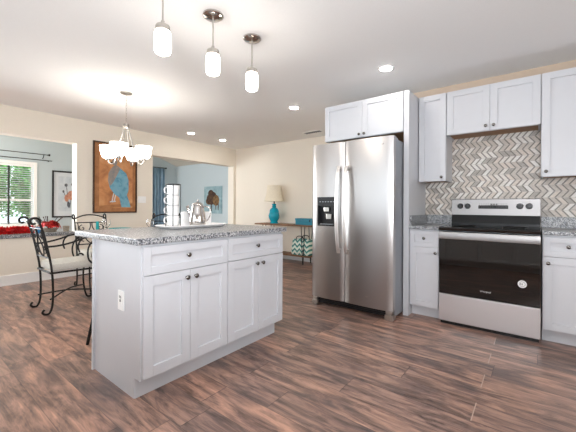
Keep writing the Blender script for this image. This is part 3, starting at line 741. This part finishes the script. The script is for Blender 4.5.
# ------------------------------------------------------------------ dining set
def curl(c, r0, r1, a0, a1, n=14):
    """spiral in the local y-z plane"""
    return [(c[0]+(r0+(r1-r0)*i/n)*math.cos(a0+(a1-a0)*i/n), c[1]+(r0+(r1-r0)*i/n)*math.sin(a0+(a1-a0)*i/n)) for i in range(n+1)]
def make_chair(label, loc, rotz, arms=True):
    t = thing('dining_chair', label, 'chair', loc, rotz, 'wrought iron dining chairs')
    for s in (-1, 1):
        x = 0.2*s
        bm = bmn()
        yz = spline([Vector((0, y, z)) for y, z in ((-0.198, 0.060), (-0.214, 0.034), (-0.194, 0.010), (-0.156, 0.016), (-0.132, 0.09), (-0.128, 0.25), (-0.137, 0.42), (-0.160, 0.58), (-0.205, 0.80), (-0.240, 0.92))], 5)
        top = curl((-0.285, 0.935), 0.050, 0.014, 0.0, 1.75*PI)
        pts = [(x, p.y, p.z) for p in yz]+[(x, a, b) for a, b in top]
        tube(bm, pts, 0.0105, 8); obj('rear_leg', bm, 'iron', t, smooth=True, world=False)
        bm = bmn()
        yz = spline([Vector((0, y, z)) for y, z in ((0.36, 0.040), (0.375, 0.018), (0.352, 0.008), (0.318, 0.03), (0.29, 0.16), (0.285, 0.32), (0.30, 0.412))], 5)
        tube(bm, [(x, p.y, p.z) for p in yz], 0.010, 8); obj('front_leg', bm, 'iron', t, smooth=True, world=False)
        if not arms: continue
        xa = 0.225*s
        bm = bmn()
        arm = [Vector((xa, y, z)) for y, z in ((-0.178, 0.685), (-0.08, 0.690), (0.04, 0.715), (0.15, 0.752), (0.235, 0.760))]
        arm = spline(arm, 5)+[Vector((xa, a, b)) for a, b in curl((0.245, 0.722), 0.038, 0.010, PI/2, -1.3*PI)]
        tube(bm, arm, 0.0095, 8)
        tube(bm, [(0.2*s, -0.182, 0.685), (xa, -0.170, 0.685)], 0.0095, 6)
        arm2 = spline([Vector((xa, y, z)) for y, z in ((0.10, 0.60), (0.085, 0.66), (0.10, 0.715), (0.135, 0.748))], 5)
        obj('arm', bm, 'iron', t, smooth=True, world=False)
        bm = bmn(); tube(bm, arm2, 0.008, 8)
        sc = spline([Vector((xa, y, z)) for y, z in ((0.262, 0.735), (0.205, 0.685), (0.178, 0.605), (0.190, 0.510), (0.245, 0.452))], 5)+[Vector((xa, a, b)) for a, b in curl((0.255, 0.500), 0.048, 0.010, -PI/2, 1.3*PI)]
        tube(bm, sc, 0.009, 8); obj('arm_scroll', bm, 'iron', t, smooth=True, world=False)
    bm = bmn()
    loop = [(-0.21, -0.15, 0.415), (0.21, -0.15, 0.415), (0.225, 0.30, 0.415), (-0.225, 0.30, 0.415)]
    for a, b in zip(loop, loop[1:]+loop[:1]): tube(bm, [a, b], 0.0105, 8)
    obj('seat_frame', bm, 'iron', t, smooth=True, world=False)
    bm = bmn(); box(bm, -0.20, 0.20, -0.135, 0.30, 0.424, 0.508, 0.028)
    obj('seat_cushion', bm, 'cushion', t, smooth=True, world=False)
    bm = bmn(); tube(bm, spline([Vector(p) for p in ((-0.2, -0.15, 0.13), (0, 0.06, 0.175), (0.2, 0.288, 0.17))], 6), 0.008, 8)
    tube(bm, spline([Vector(p) for p in ((0.2, -0.15, 0.15), (0, 0.08, 0.190), (-0.2, 0.288, 0.16))], 6), 0.008, 8); obj('stretcher', bm, 'iron', t, smooth=True, world=False)
    # back: arched top rail, lower rail, lyre of scrolls
    bm = bmn()
    tube(bm, spline([Vector(p) for p in ((-0.2, -0.238, 0.915), (-0.10, -0.250, 0.955), (0, -0.252, 0.968), (0.10, -0.250, 0.955), (0.2, -0.238, 0.915))], 6), 0.009, 8)
    obj('back_rail', bm, 'iron', t, smooth=True, world=False)
    for y, z in ((-0.222, 0.86), (-0.158, 0.565)):
        bm = bmn(); tube(bm, [(-0.2, y, z), (0.2, y, z)], 0.0075, 8); obj('cross_rail', bm, 'iron', t, smooth=True, world=False)
    bm = bmn()
    def Yb(z): return -0.158-(z-0.565)*0.217
    for s in (-1, 1):
        tube(bm, [(s*px, Yb(pz), pz) for px, pz in [(0.012+0.05*math.sin(PI*i/16)+0.03*math.sin(2*PI*i/16), 0.565+0.295*i/16) for i in range(17)]], 0.007, 6)
        tube(bm, [(s*px, Yb(pz), pz) for px, pz in curl((0.105, 0.655), 0.050, 0.010, -PI/2, 1.5*PI)], 0.006, 6)
        tube(bm, [(s*px, Yb(pz), pz) for px, pz in curl((0.115, 0.785), 0.045, 0.010, PI/2, -1.5*PI)], 0.006, 6)
        tube(bm, [(s*px, Yb(pz), pz) for px, pz in ((0.165, 0.565), (0.155, 0.70), (0.165, 0.86))], 0.006, 6)
    obj('back_scroll', bm, 'iron', t, smooth=True, world=False)
    return t
ch = make_chair('wrought iron dining armchair seen from behind, left of the island', (-4.047, 1.205, 0), 0.0)
sc_ = make_chair('wrought iron dining chair by the wall under the orange bird painting', (-4.73, 1.83, 0), -PI/2, False)
dup(sc_, (-4.44, 2.58, 0), -2.45, 'wrought iron dining chair mostly hidden behind the mug rack')
TCX, TCY = -4.0, 1.95
t = thing('dining_table', 'round glass dining table hidden behind the island countertop', 'table', (TCX, TCY, 0))
bm = bmn(); lathe(bm, [(0.0, 0.738), (0.435, 0.738), (0.44, 0.743), (0.435, 0.75), (0.0, 0.75)], (TCX, TCY, 0), 48); obj('glass_top', bm, 'glass', t, smooth=True)
bm = bmn(); tube(bm, [(TCX+0.25*math.cos(a), TCY+0.25*math.sin(a), 0.728) for a in [2*PI*i/32 for i in range(33)]], 0.009, 8); obj('ring', bm, 'iron', t, smooth=True)
for k in range(4):
    a = PI/4+k*PI/2; c, s = math.cos(a), math.sin(a)
    bm = bmn(); tube(bm, spline([Vector((TCX+c*r, TCY+s*r, z)) for r, z in ((0.25, 0.728), (0.10, 0.52), (0.07, 0.35), (0.16, 0.14), (0.24, 0.012))], 6), 0.012, 8); obj('leg', bm, 'iron', t, smooth=True)
def goblet(x, y, label):
    bm = bmn(); lathe(bm, [(0.0, 0), (0.036, 0), (0.034, 0.004), (0.006, 0.010), (0.005, 0.080), (0.020, 0.092), (0.040, 0.120), (0.044, 0.150), (0.038, 0.186), (0.0365, 0.186), (0.042, 0.150), (0.038, 0.121), (0.018, 0.096), (0.0, 0.093)], (x, y, 0.7502), 28)
    return tag(obj('goblet', bm, 'glass', base=(x, y, 0.7502), smooth=True), label, 'glass', 'stemmed glasses on the dining table')
goblet(-4.04, 1.66, 'stemmed glass beside the teal plates on the dining table')
goblet(-3.70, 2.02, 'stemmed glass on the dining table, closer to the mug rack')
PXc, PYc = -4.13, 1.86
bm = bmn(); lathe(bm, [(0.0, 0.0), (0.08, 0.0), (0.10, 0.006), (0.128, 0.058), (0.132, 0.064), (0.127, 0.066), (0.098, 0.014), (0.0, 0.010)], (PXc, PYc, 0.7502), 40)
tag(obj('serving_bowl', bm, 'tealcloth', base=(PXc, PYc, 0.7502), smooth=True), 'wide shallow teal bowl on the dining table', 'bowl')
bm = bmn(); q = Vector((-4.09, 1.60, 0.7502))
prism(bm, [(-0.014, 0.0), (0.014, 0.0), (0.008, 0.15), (0.0, 0.158), (-0.008, 0.15)], 'x', -0.014, 0.014)
bmesh.ops.rotate(bm, verts=bm.verts, cent=(0, 0, 0), matrix=Matrix.Rotation(0.9, 3, 'Z')); bmesh.ops.translate(bm, verts=bm.verts, vec=q+Vector((-0.10, 0.02, 0)))
tag(obj('folded_napkin', bm, 'tealcloth', base=(q.x-0.10, q.y+0.02, q.z)), 'teal folded napkin standing on the dining table', 'napkin')

# ------------------------------------------------------------------ chandelier
CX, CY = -3.90, 1.82
t = thing('chandelier', 'brushed nickel chandelier with four lit white bell shades', 'chandelier', (CX, CY, ZC))
bm = bmn(); lathe(bm, [(0.0, ZC), (0.068, ZC), (0.066, ZC-0.012), (0.030, ZC-0.024), (0.0, ZC-0.026)], (CX, CY, 0), 28); obj('canopy', bm, 'nickel', t, smooth=True)
bm = bmn()
for i in range(11):
    z = ZC-0.030-i*0.031; d = Vector((1, 0, 0)) if i % 2 else Vector((0, 1, 0))
    tube(bm, [(CX+d.x*0.007*math.cos(a), CY+d.y*0.007*math.cos(a), z-0.017+0.020*math.sin(a)) for a in [2*PI*k/12 for k in range(13)]], 0.002, 5)
obj('chain', bm, 'nickel', t, smooth=True)
bm = bmn(); lathe(bm, [(0.0, 2.098), (0.008, 2.095), (0.010, 2.085), (0.034, 2.080), (0.036, 2.040), (0.026, 2.034), (0.0, 2.032)], (CX, CY, 0), 24); obj('hub', bm, 'nickel', t, smooth=True)
for k in range(4):
    a = math.radians(37.9+5+k*90); c, s = math.cos(a), math.sin(a)
    bm = bmn(); tube(bm, spline([Vector((CX+c*r, CY+s*r, z)) for r, z in ((0.022, 2.045), (0.06, 1.90), (0.105, 1.72), (0.135, 1.625), (0.165, 1.600), (0.198, 1.618), (0.206, 1.655))], 6), 0.006, 8)
    lathe(bm, [(0.0, 1.645), (0.026, 1.648), (0.030, 1.668), (0.0, 1.668)], (CX+c*0.206, CY+s*0.206, 0), 18)
    arm = obj('arm', bm, 'nickel', t, smooth=True)
    bm = bmn(); lathe(bm, [(0.0, 1.669), (0.046, 1.669), (0.062, 1.680), (0.076, 1.712), (0.085, 1.760), (0.092, 1.815), (0.089, 1.815), (0.081, 1.760), (0.072, 1.714), (0.058, 1.686), (0.0, 1.678)], (CX+c*0.206, CY+s*0.206, 0), 28); obj('glass_shade', bm, 'chandshade', arm, smooth=True)

# ------------------------------------------------------------------ pendants
pend = thing('pendant_light', '', 'pendant light', (-1.815, 1.065, ZC), 0, 'pendant lights above the island')
bm = bmn(); lathe(bm, [(0.0, 0.0), (0.072, 0.0), (0.072, -0.010), (0.060, -0.020), (0.016, -0.026), (0.0, -0.026)], (0, 0, 0), 36); obj('canopy', bm, 'chrome', pend, smooth=True, world=False)
bm = bmn(); tube(bm, [(0, 0, -0.02), (0, 0, -0.245)], 0.0055, 10); obj('rod', bm, 'nickel', pend, smooth=True, world=False)
bm = bmn(); lathe(bm, [(0.0, -0.222), (0.010, -0.222), (0.012, -0.240), (0.020, -0.246), (0.040, -0.252), (0.043, -0.258), (0.043, -0.286), (0.0, -0.286)], (0, 0, 0), 28); obj('socket_cap', bm, 'nickel', pend, smooth=True, world=False)
bm = bmn(); lathe(bm, [(0.0, -0.284), (0.034, -0.284), (0.044, -0.290), (0.048, -0.300), (0.048, -0.405), (0.044, -0.418), (0.030, -0.426), (0.0, -0.428)], (0, 0, 0), 32); obj('glass_shade', bm, 'pendshade', pend, smooth=True, world=False)
pend['label'] = 'lit pendant light nearest the camera, its canopy above the frame edge'
dup(pend, (-1.815, 1.451, ZC), 0, 'middle lit pendant light of the three above the island')
dup(pend, (-1.813, 1.842, ZC), 0, 'lit pendant light farthest right, nearest the refrigerator')

# ------------------------------------------------------------------ recessed ceiling lights
LBL = ['recessed ceiling light closest to the refrigerator and range', 'recessed ceiling light near the vent, left of cabinet over refrigerator',
       'recessed ceiling light above the wide doorway, left of its pair', 'recessed ceiling light nearest the far corner of the room']
def can_light(x, y, label):
    t = thing('recessed_light', label, 'ceiling light', (x, y, ZC), 0, 'recessed ceiling lights')
    bm = bmn(); lathe(bm, [(0.058, 0.0), (0.080, 0.0), (0.079, -0.005), (0.060, -0.008), (0.058, -0.006)], (x, y, ZC), 32); obj('trim_ring', bm, 'trim', t, smooth=True)
    bm = bmn(); lathe(bm, [(0.0, -0.017), (0.030, -0.016), (0.048, -0.012), (0.059, -0.0065), (0.059, -0.003), (0.0, -0.003)], (x, y, ZC), 32); obj('lens', bm, 'can', t)
for (x, y), l in zip(CANS, LBL): can_light(x, y, l)
for (x, y), l in zip(CANS_ADDED, ('added unseen downlight opposite the range, above the frame', 'added unseen downlight left of the island, above the frame', 'added unseen downlight behind the viewpoint', 'added unseen downlight opposite the right base cabinet, above the frame')): can_light(x, y, l)
t = thing('ceiling_vent', 'slatted air vent in the ceiling above the refrigerator cabinet', 'vent', (-3.208, 4.847, ZC))
bm = bmn()
for a in (4.775, 4.905): box(bm, -3.40, -3.02, a, a+0.014, ZC-0.008, ZC)
for a in (-3.40, -3.034): box(bm, a, a+0.014, 4.789, 4.905, ZC-0.008, ZC)
obj('frame', bm, 'trim', t)
bm = bmn()
for i in range(9): box(bm, -3.385+i*0.042, -3.368+i*0.042, 4.789, 4.905, ZC-0.006, ZC-0.001)
obj('slats', bm, 'steelside', t)
bm = bmn(); box(bm, -3.386, -3.034, 4.789, 4.905, ZC-0.0012, ZC-0.0002); obj('shade_sheet', bm, 'gapshade', t)  # dark sheet for the shade inside the vent

# ------------------------------------------------------------------ left wall
def frame_yz(bm, x0, x1, y0, y1, z0, z1, w, mi=0):
    box(bm, x0, x1, y0, y0+w, z0, z1, 0.002, mi); box(bm, x0, x1, y1-w, y1, z0, z1, 0.002, mi)
    box(bm, x0, x1, y0+w, y1-w, z0, z0+w, 0.002, mi); box(bm, x0, x1, y0+w, y1-w, z1-w, z1, 0.002, mi)
A0, A1, B0, B1 = 2.122, 2.840, 0.975, 2.160
pic = thing('framed_painting', 'large framed painting of a blue bird on orange ground', 'painting', (LX, (A0+A1)/2, B0))
bm = bmn(); frame_yz(bm, LX, LX+0.03, A0, A1, B0, B1, 0.022); obj('frame', bm, 'framebrown', pic)
bm = bmn(); box(bm, LX, LX+0.014, A0+0.022, A1-0.022, B0+0.022, B1-0.022, 0, 1); box(bm, LX+0.014, LX+0.0155, A0+0.095, A1-0.075, B0+0.085, B1-0.075, 0, 0)
def Q(a, b, o): return (LX+0.0155+o, A0+a*(A1-A0), B1-b*(B1-B0))
def poly(pts, o, mi): flat(bm, [Q(a, b, o) for a, b in pts], mi)
def ell(ca, cb, ra, rb, o, mi, rot=0.0, n=20):
    poly([(ca+ra*math.cos(t)*math.cos(rot)-rb*math.sin(t)*math.sin(rot), cb+ra*math.cos(t)*math.sin(rot)*0.6+rb*math.sin(t)*math.cos(rot)) for t in [2*PI*i/n for i in range(n)]][::-1], o, mi)
poly([(.10, .90), (.90, .86), (.90, .90), (.10, .94)], .0004, 1)
body = [(.44, .33), (.52, .31), (.60, .35), (.74, .42), (.80, .52), (.80, .66), (.76, .74), (.82, .84), (.85, .92), (.63, .92), (.58, .78), (.47, .73), (.37, .65), (.32, .54), (.33, .44), (.38, .37)]
poly(body, .0006, 2)
poly([(.44, .33), (.52, .31), (.60, .36), (.52, .46), (.44, .56), (.37, .62), (.32, .54), (.33, .44), (.38, .37)], .0009, 3)
poly([(.60, .40), (.74, .44), (.78, .58), (.72, .72), (.60, .74), (.52, .62)], .0010, 2)
ell(.47, .27, .06, .05, .0008, 3); poly([(.42, .26), (.33, .29), (.42, .285)], .0010, 4); ell(.455, .262, .010, .007, .0012, 4)
for a in (.44, .49): poly([(a, .72), (a+.02, .72), (a-.015, .83), (a-.035, .83)], .0005, 5); poly([(a-.075, .835), (a+.01, .825), (a+.01, .84), (a-.075, .85)], .0005, 5)
for f in bm.faces: f.normal_update()
obj('canvas', bm, ['orangecanvas', 'tancanvas', 'birdblue', 'birdgrey', 'brownpaint', 'paper'], pic)
t = thing('light_switch', 'white light switch plate beside the bird painting', 'switch', (LX, 2.95, 1.21))
bm = bmn(); box(bm, LX, LX+0.006, 2.87, 3.02, 1.15, 1.27, 0.002); obj('plate', bm, 'whiteplastic', t)
for y in (2.905, 2.95, 2.985):
    bm = bmn(); box(bm, LX+0.006, LX+0.011, y-0.008, y+0.008, 1.19, 1.23, 0.001); obj('toggle', bm, 'whiteplastic', t)

# ------------------------------------------------------------------ on the ledge of the pass-through
LT = LZ+0.05
bm = bmn(); rr = random.Random(4); gx = LX-0.10
tube(bm, [(gx, -0.1, LT+0.05), (gx, 1.36, LT+0.05)], 0.035, 8)
for i in range(3600):
    y = rr.uniform(-0.12, 1.38); a = rr.uniform(0, 2*PI); d = Vector((math.cos(a), rr.uniform(-0.5, 0.5), math.sin(a))).normalized()
    c = Vector((gx, y, LT+0.05)); L = rr.uniform(0.045, 0.072)
    e_ = c+d*L
    if e_.z < LT+0.002: e_.z = LT+0.002
    s = d.cross(Vector((rr.uniform(-1, 1), rr.uniform(-1, 1), rr.uniform(-1, 1)))).normalized()*0.007
    flat(bm, [c+d*0.03+s, e_+s*0.6, e_-s*0.6, c+d*0.03-s])
tag(obj('garland', bm, 'red', base=(gx, 0.6, LT)), 'red tinsel garland lying along the granite ledge below the window', 'garland')
fx, fy = LX-0.22, 1.60
t = thing('flower_arrangement', 'red and orange flower arrangement in a low wicker basket on the ledge', 'flowers', (fx, fy, LT))
bm = bmn(); lathe(bm, [(0.0, 0.0), (0.085, 0.0), (0.115, 0.05), (0.118, 0.055), (0.105, 0.055), (0.08, 0.045), (0.0, 0.04)], (fx, fy, LT), 24); obj('basket', bm, 'wicker', t, smooth=True)
rr = random.Random(8)
for i in range(26):
    a = rr.uniform(0, 2*PI); e = rr.uniform(0.15, 1.0); d = Vector((0.75*math.cos(a)*math.sqrt(1-e*e*0.8), 1.35*math.sin(a)*math.sqrt(1-e*e*0.8), 0.30+e*0.75))
    c = Vector((fx, fy, LT+0.03))+d*0.118
    bm = bmn(); nrm = d.normalized(); u_ = nrm.orthogonal().normalized(); v_ = nrm.cross(u_)
    for p in range(7):
        b = 2*PI*p/7+i; q = u_*math.cos(b)+v_*math.sin(b); w_ = nrm.cross(q)
        flat(bm, [c, c+q*0.026+w_*0.019+nrm*0.008, c+q*0.054+nrm*0.004, c+q*0.026-w_*0.019+nrm*0.008])
    ball(bm, c+nrm*0.006, 0.008, 0, 1)
    obj('bloom', bm, ('darkred', 'red', 'darkred', 'red', 'darkred', 'orange')[i % 6], t)
for i in range(9):
    a = rr.uniform(0, 2*PI); d = Vector((0.5*math.cos(a), 0.95*math.sin(a), 1.0))
    bm = bmn(); b0 = Vector((fx, fy, LT+0.04)); tube(bm, [b0, b0+d*0.10, b0+d*0.19+Vector((0, 0.01, 0))], 0.004, 6); ball(bm, b0+d*0.19+Vector((0, 0.01, 0)), 0.009, 0, 1)
    obj('twig', bm, 'twig', t)
bm = bmn(); lathe(bm, [(0.0, 0), (0.03, 0), (0.042, 0.02), (0.044, 0.06), (0.036, 0.085), (0.032, 0.085), (0.038, 0.06), (0.0, 0.03)], (LX-0.015, 1.425, LT), 24)
tag(obj('blue_pot', bm, 'bluepot', base=(LX-0.015, 1.425, LT), smooth=True), 'small blue pot on the ledge behind the near chair back', 'pot')
bm = bmn(); lathe(bm, [(0.0, 0), (0.036, 0), (0.044, 0.07), (0.046, 0.085), (0.040, 0.085), (0.0, 0.03)], (LX-0.14, 1.80, LT), 24)
tag(obj('wicker_cup', bm, 'wicker', base=(LX-0.14, 1.80, LT), smooth=True), 'small grey wicker cup at the right end of the ledge', 'cup')

# ------------------------------------------------------------------ sunroom
t = thing('curtain_rod', 'double dark curtain rod above the sunroom window', 'curtain rod', (SX, 1.4, 2.15))
for x, y1, z in ((SX+0.10, 2.26, 2.205), (SX+0.06, 2.36, 2.085)):
    bm = bmn(); tube(bm, [(x, 0.7, z), (x, y1, z)], 0.008, 8); obj('rod', bm, 'iron', t, smooth=True)
bm = bmn(); lathe(bm, [(0.0, 0), (0.012, 0.004), (0.012, 0.020), (0.024, 0.030), (0.024, 0.050), (0.0, 0.060)], (SX+0.10, 2.26, 2.205), 14, 'y'); obj('finial', bm, 'iron', t, smooth=True)
bm = bmn(); tube(bm, spline([Vector((SX, 2.20, 2.13)), Vector((SX+0.05, 2.20, 2.14)), Vector((SX+0.10, 2.20, 2.197))], 5), 0.008, 8); tube(bm, [(SX, 2.30, 2.075), (SX+0.06, 2.30, 2.075)], 0.008, 8); obj('bracket', bm, 'iron', t, smooth=True)
cu = thing('curtain', 'blue curtain panel hanging in the room beyond the doorway', 'curtain', (SX+0.06, 4.75, 0.02))
bm = bmn(); n = 64; cols = []
for i in range(n+1):
    s = i/n; y = 4.34+0.74*s; x = SX+0.075+0.038*math.sin(s*2*PI*7)+0.008*math.sin(s*31)
    cols.append([bm.verts.new((x*1.0+0.012*math.sin(s*20)*(1-k/6), y+0.01*math.sin(k+s*9), 0.02+2.16*k/6)) for k in range(7)])
for a, b in zip(cols, cols[1:]):
    for k in range(6): bm.faces.new((a[k], b[k], b[k+1], a[k+1]))
pnl = obj('panel', bm, 'curtain', cu, smooth=True); sm = pnl.modifiers.new('thick', 'SOLIDIFY'); sm.thickness = 0.004
bm = bmn(); tube(bm, [(SX+0.075, 3.3, 2.195), (SX+0.075, 5.11, 2.195)], 0.010, 8); ball(bm, (SX+0.075, 5.13, 2.195), 0.024); obj('rod', bm, 'iron', cu, smooth=True)
C0, C1, D0, D1 = 2.375, 3.02, 0.82, 1.885
pic = thing('framed_print', 'black framed flower print on the sunroom wall right of window', 'picture', (SX, (C0+C1)/2, D0))
bm = bmn(); frame_yz(bm, SX, SX+0.03, C0, C1, D0, D1, 0.032); obj('frame', bm, 'frameblack', pic)
bm = bmn(); box(bm, SX, SX+0.012, C0+0.032, C1-0.032, D0+0.032, D1-0.032, 0, 0); box(bm, SX+0.012, SX+0.0135, C0+0.12, C1-0.12, D0+0.14, D1-0.12, 0, 1)
def Q(a, b, o): return (SX+0.0135+o, C0+a*(C1-C0), D1-b*(D1-D0))
for ca, cb, ra, rb, mi in ((.42, .30, .05, .035, 2), (.62, .28, .05, .03, 2), (.34, .44, .03, .03, 2), (.58, .52, .12, .10, 3), (.44, .58, .07, .08, 3), (.50, .72, .05, .06, 2), (.66, .42, .06, .05, 3)):
    ell(ca, cb, ra, rb, .0006+ca*.0005, mi)
for p in ([(.42, .30), (.44, .30), (.52, .80), (.50, .80)], [(.62, .28), (.64, .28), (.55, .80), (.53, .80)], [(.34, .44), (.355, .435), (.51, .76), (.50, .78)]): poly(p, .0004, 2)
obj('print', bm, ['paper', 'artpaper', 'greypaint', 'peachpaint'], pic)
E0, E1, F0, F1 = -7.225, -6.50, 0.90, 1.632
pic = thing('canvas_picture', 'square pale blue canvas with a dark brown animal on far blue wall', 'picture', ((E0+E1)/2, SY, F0))
bm = bmn(); box(bm, E0, E1, SY-0.03, SY, F0, F1, 0.002, 0)
def Q(a, b, o): return (E0+a*(E1-E0), SY-0.0305-o, F1-b*(F1-F0))
for ca, cb, ra, rb, mi in ((.40, .26, .16, .13, 1), (.45, .46, .30, .22, 1), (.70, .52, .18, .20, 2), (.30, .55, .20, .13, 2), (.50, .36, .22, .16, 1), (.62, .58, .14, .10, 1)):
    ell(ca, cb, ra, rb, .0006+ca*.001, mi)
for p in ([(.38, .58), (.46, .58), (.45, .92), (.40, .92)], [(.66, .62), (.72, .62), (.70, .86), (.67, .86)], [(.80, .62), (.85, .62), (.84, .88), (.81, .88)]): poly(p, .0004, 1)
obj('canvas', bm, ['bluecanvas', 'brownpaint', 'goldpaint'], pic)

# ------------------------------------------------------------------ console table and its things
t = thing('console_table', 'rustic wood console table with a lower shelf and thin metal legs', 'table', (-3.95, 5.02, 0))
bm = bmn(); box(bm, -4.66, -3.25, 4.84, 5.21, 0.722, 0.750, 0.003); obj('tabletop', bm, 'rustic', t)
bm = bmn(); box(bm, -4.60, -3.31, 4.88, 5.19, 0.145, 0.168, 0.003); obj('shelf', bm, 'rustic', t)
for x in (-4.44, -3.46):
    for y in (4.90, 5.16):
        bm = bmn(); tube(bm, spline([Vector((x-0.04, y, 0.722)), Vector((x-0.02, y, 0.3)), Vector((x, y, 0.03)), Vector((x+0.004, y, 0.008)), Vector((x+0.010, y, 0.03)), Vector((x+0.02, y, 0.3)), Vector((x+0.045, y, 0.722))], 5), 0.0075, 8); obj('leg', bm, 'iron', t, smooth=True)
bx, by = -4.285, 5.03
t = thing('table_lamp', 'turquoise ceramic table lamp with a cream shade', 'lamp', (bx, by, 0.75))
bm = bmn(); lathe(bm, [(0.0, 0.0), (0.085, 0.0), (0.088, 0.016), (0.070, 0.030), (0.078, 0.05), (0.108, 0.11), (0.115, 0.16), (0.098, 0.225), (0.064, 0.285), (0.040, 0.325), (0.046, 0.340), (0.046, 0.352), (0.034, 0.368), (0.052, 0.395), (0.030, 0.405), (0.0, 0.408)], (bx, by, 0.75), 32); bs = obj('base', bm, 'turq', t, smooth=True)
for s in (-1, 1):
    bm = bmn(); tube(bm, spline([Vector((bx+s*d*0.95, by, 0.75+z)) for d, z in ((0.050, 0.312), (0.085, 0.30), (0.112, 0.265), (0.118, 0.235), (0.095, 0.23))], 5), 0.011, 8); obj('ear', bm, 'turq', bs, smooth=True)
bm = bmn(); tube(bm, [(bx, by, 1.155), (bx, by, 1.25)], 0.012, 8); obj('neck', bm, 'iron', t, smooth=True)
bm = bmn()
prof = [(0.205, 0.455), (0.190, 0.50), (0.165, 0.60), (0.148, 0.70), (0.143, 0.78)]
lathe(bm, prof+[(r-0.004, z) for r, z in prof[::-1]]+[prof[0]], (bx, by, 0.75), 36); sh = obj('lamp_shade', bm, 'shade', t, smooth=True)
bm = bmn()
for r, z in ((0.206, 0.457), (0.144, 0.778)): tube(bm, [(bx+r*math.cos(a), by+r*math.sin(a), 0.75+z) for a in [2*PI*i/36 for i in range(37)]], 0.005, 6)
obj('shade_trim', bm, 'shade', sh, smooth=True)
t = thing('decorative_box', 'teal lidded box at the right end of console table', 'box', (-3.47, 5.02, 0.75))
bm = bmn(); box(bm, -3.66, -3.285, 4.93, 5.12, 0.7505, 0.835, 0.004); obj('body', bm, 'tealbox', t)
bm = bmn(); box(bm, -3.665, -3.28, 4.925, 5.125, 0.836, 0.872, 0.004); obj('lid', bm, 'tealbox', t)
bm = bmn(); box(bm, -3.335, -3.315, 4.918, 4.925, 0.815, 0.845, 0.002); obj('clasp', bm, 'iron', t)
t = thing('storage_tote', 'teal and white zigzag fabric tote on the lower shelf', 'bag', (-3.55, 5.03, 0.1685))
bm = bmn(); loops = []
for hx, hy, z in ((0.200, 0.10, 0.169), (0.215, 0.115, 0.19), (0.205, 0.115, 0.33), (0.190, 0.10, 0.47), (0.180, 0.09, 0.47), (0.190, 0.10, 0.33), (0.19, 0.095, 0.2)):
    loops.append([bm.verts.new((-3.55+x, 5.03+y, z)) for x, y in rrect(hx, hy, 0.05, 5)])
for a, b in zip(loops, loops[1:]):
    n = len(a)
    for i in range(n): bm.faces.new((a[i], a[(i+1) % n], b[(i+1) % n], b[i]))
bm.faces.new(loops[0][::-1]); bm.faces.new(loops[-1])
obj('body', bm, 'zigzag', t, smooth=True)
for y in (4.932, 5.128):
    bm = bmn(); tube(bm, spline([Vector((-3.64, y, 0.45)), Vector((-3.62, y, 0.515)), Vector((-3.55, y, 0.535)), Vector((-3.48, y, 0.515)), Vector((-3.46, y, 0.45))], 5), 0.008, 8); obj('handle', bm, 'iron', t, smooth=True)
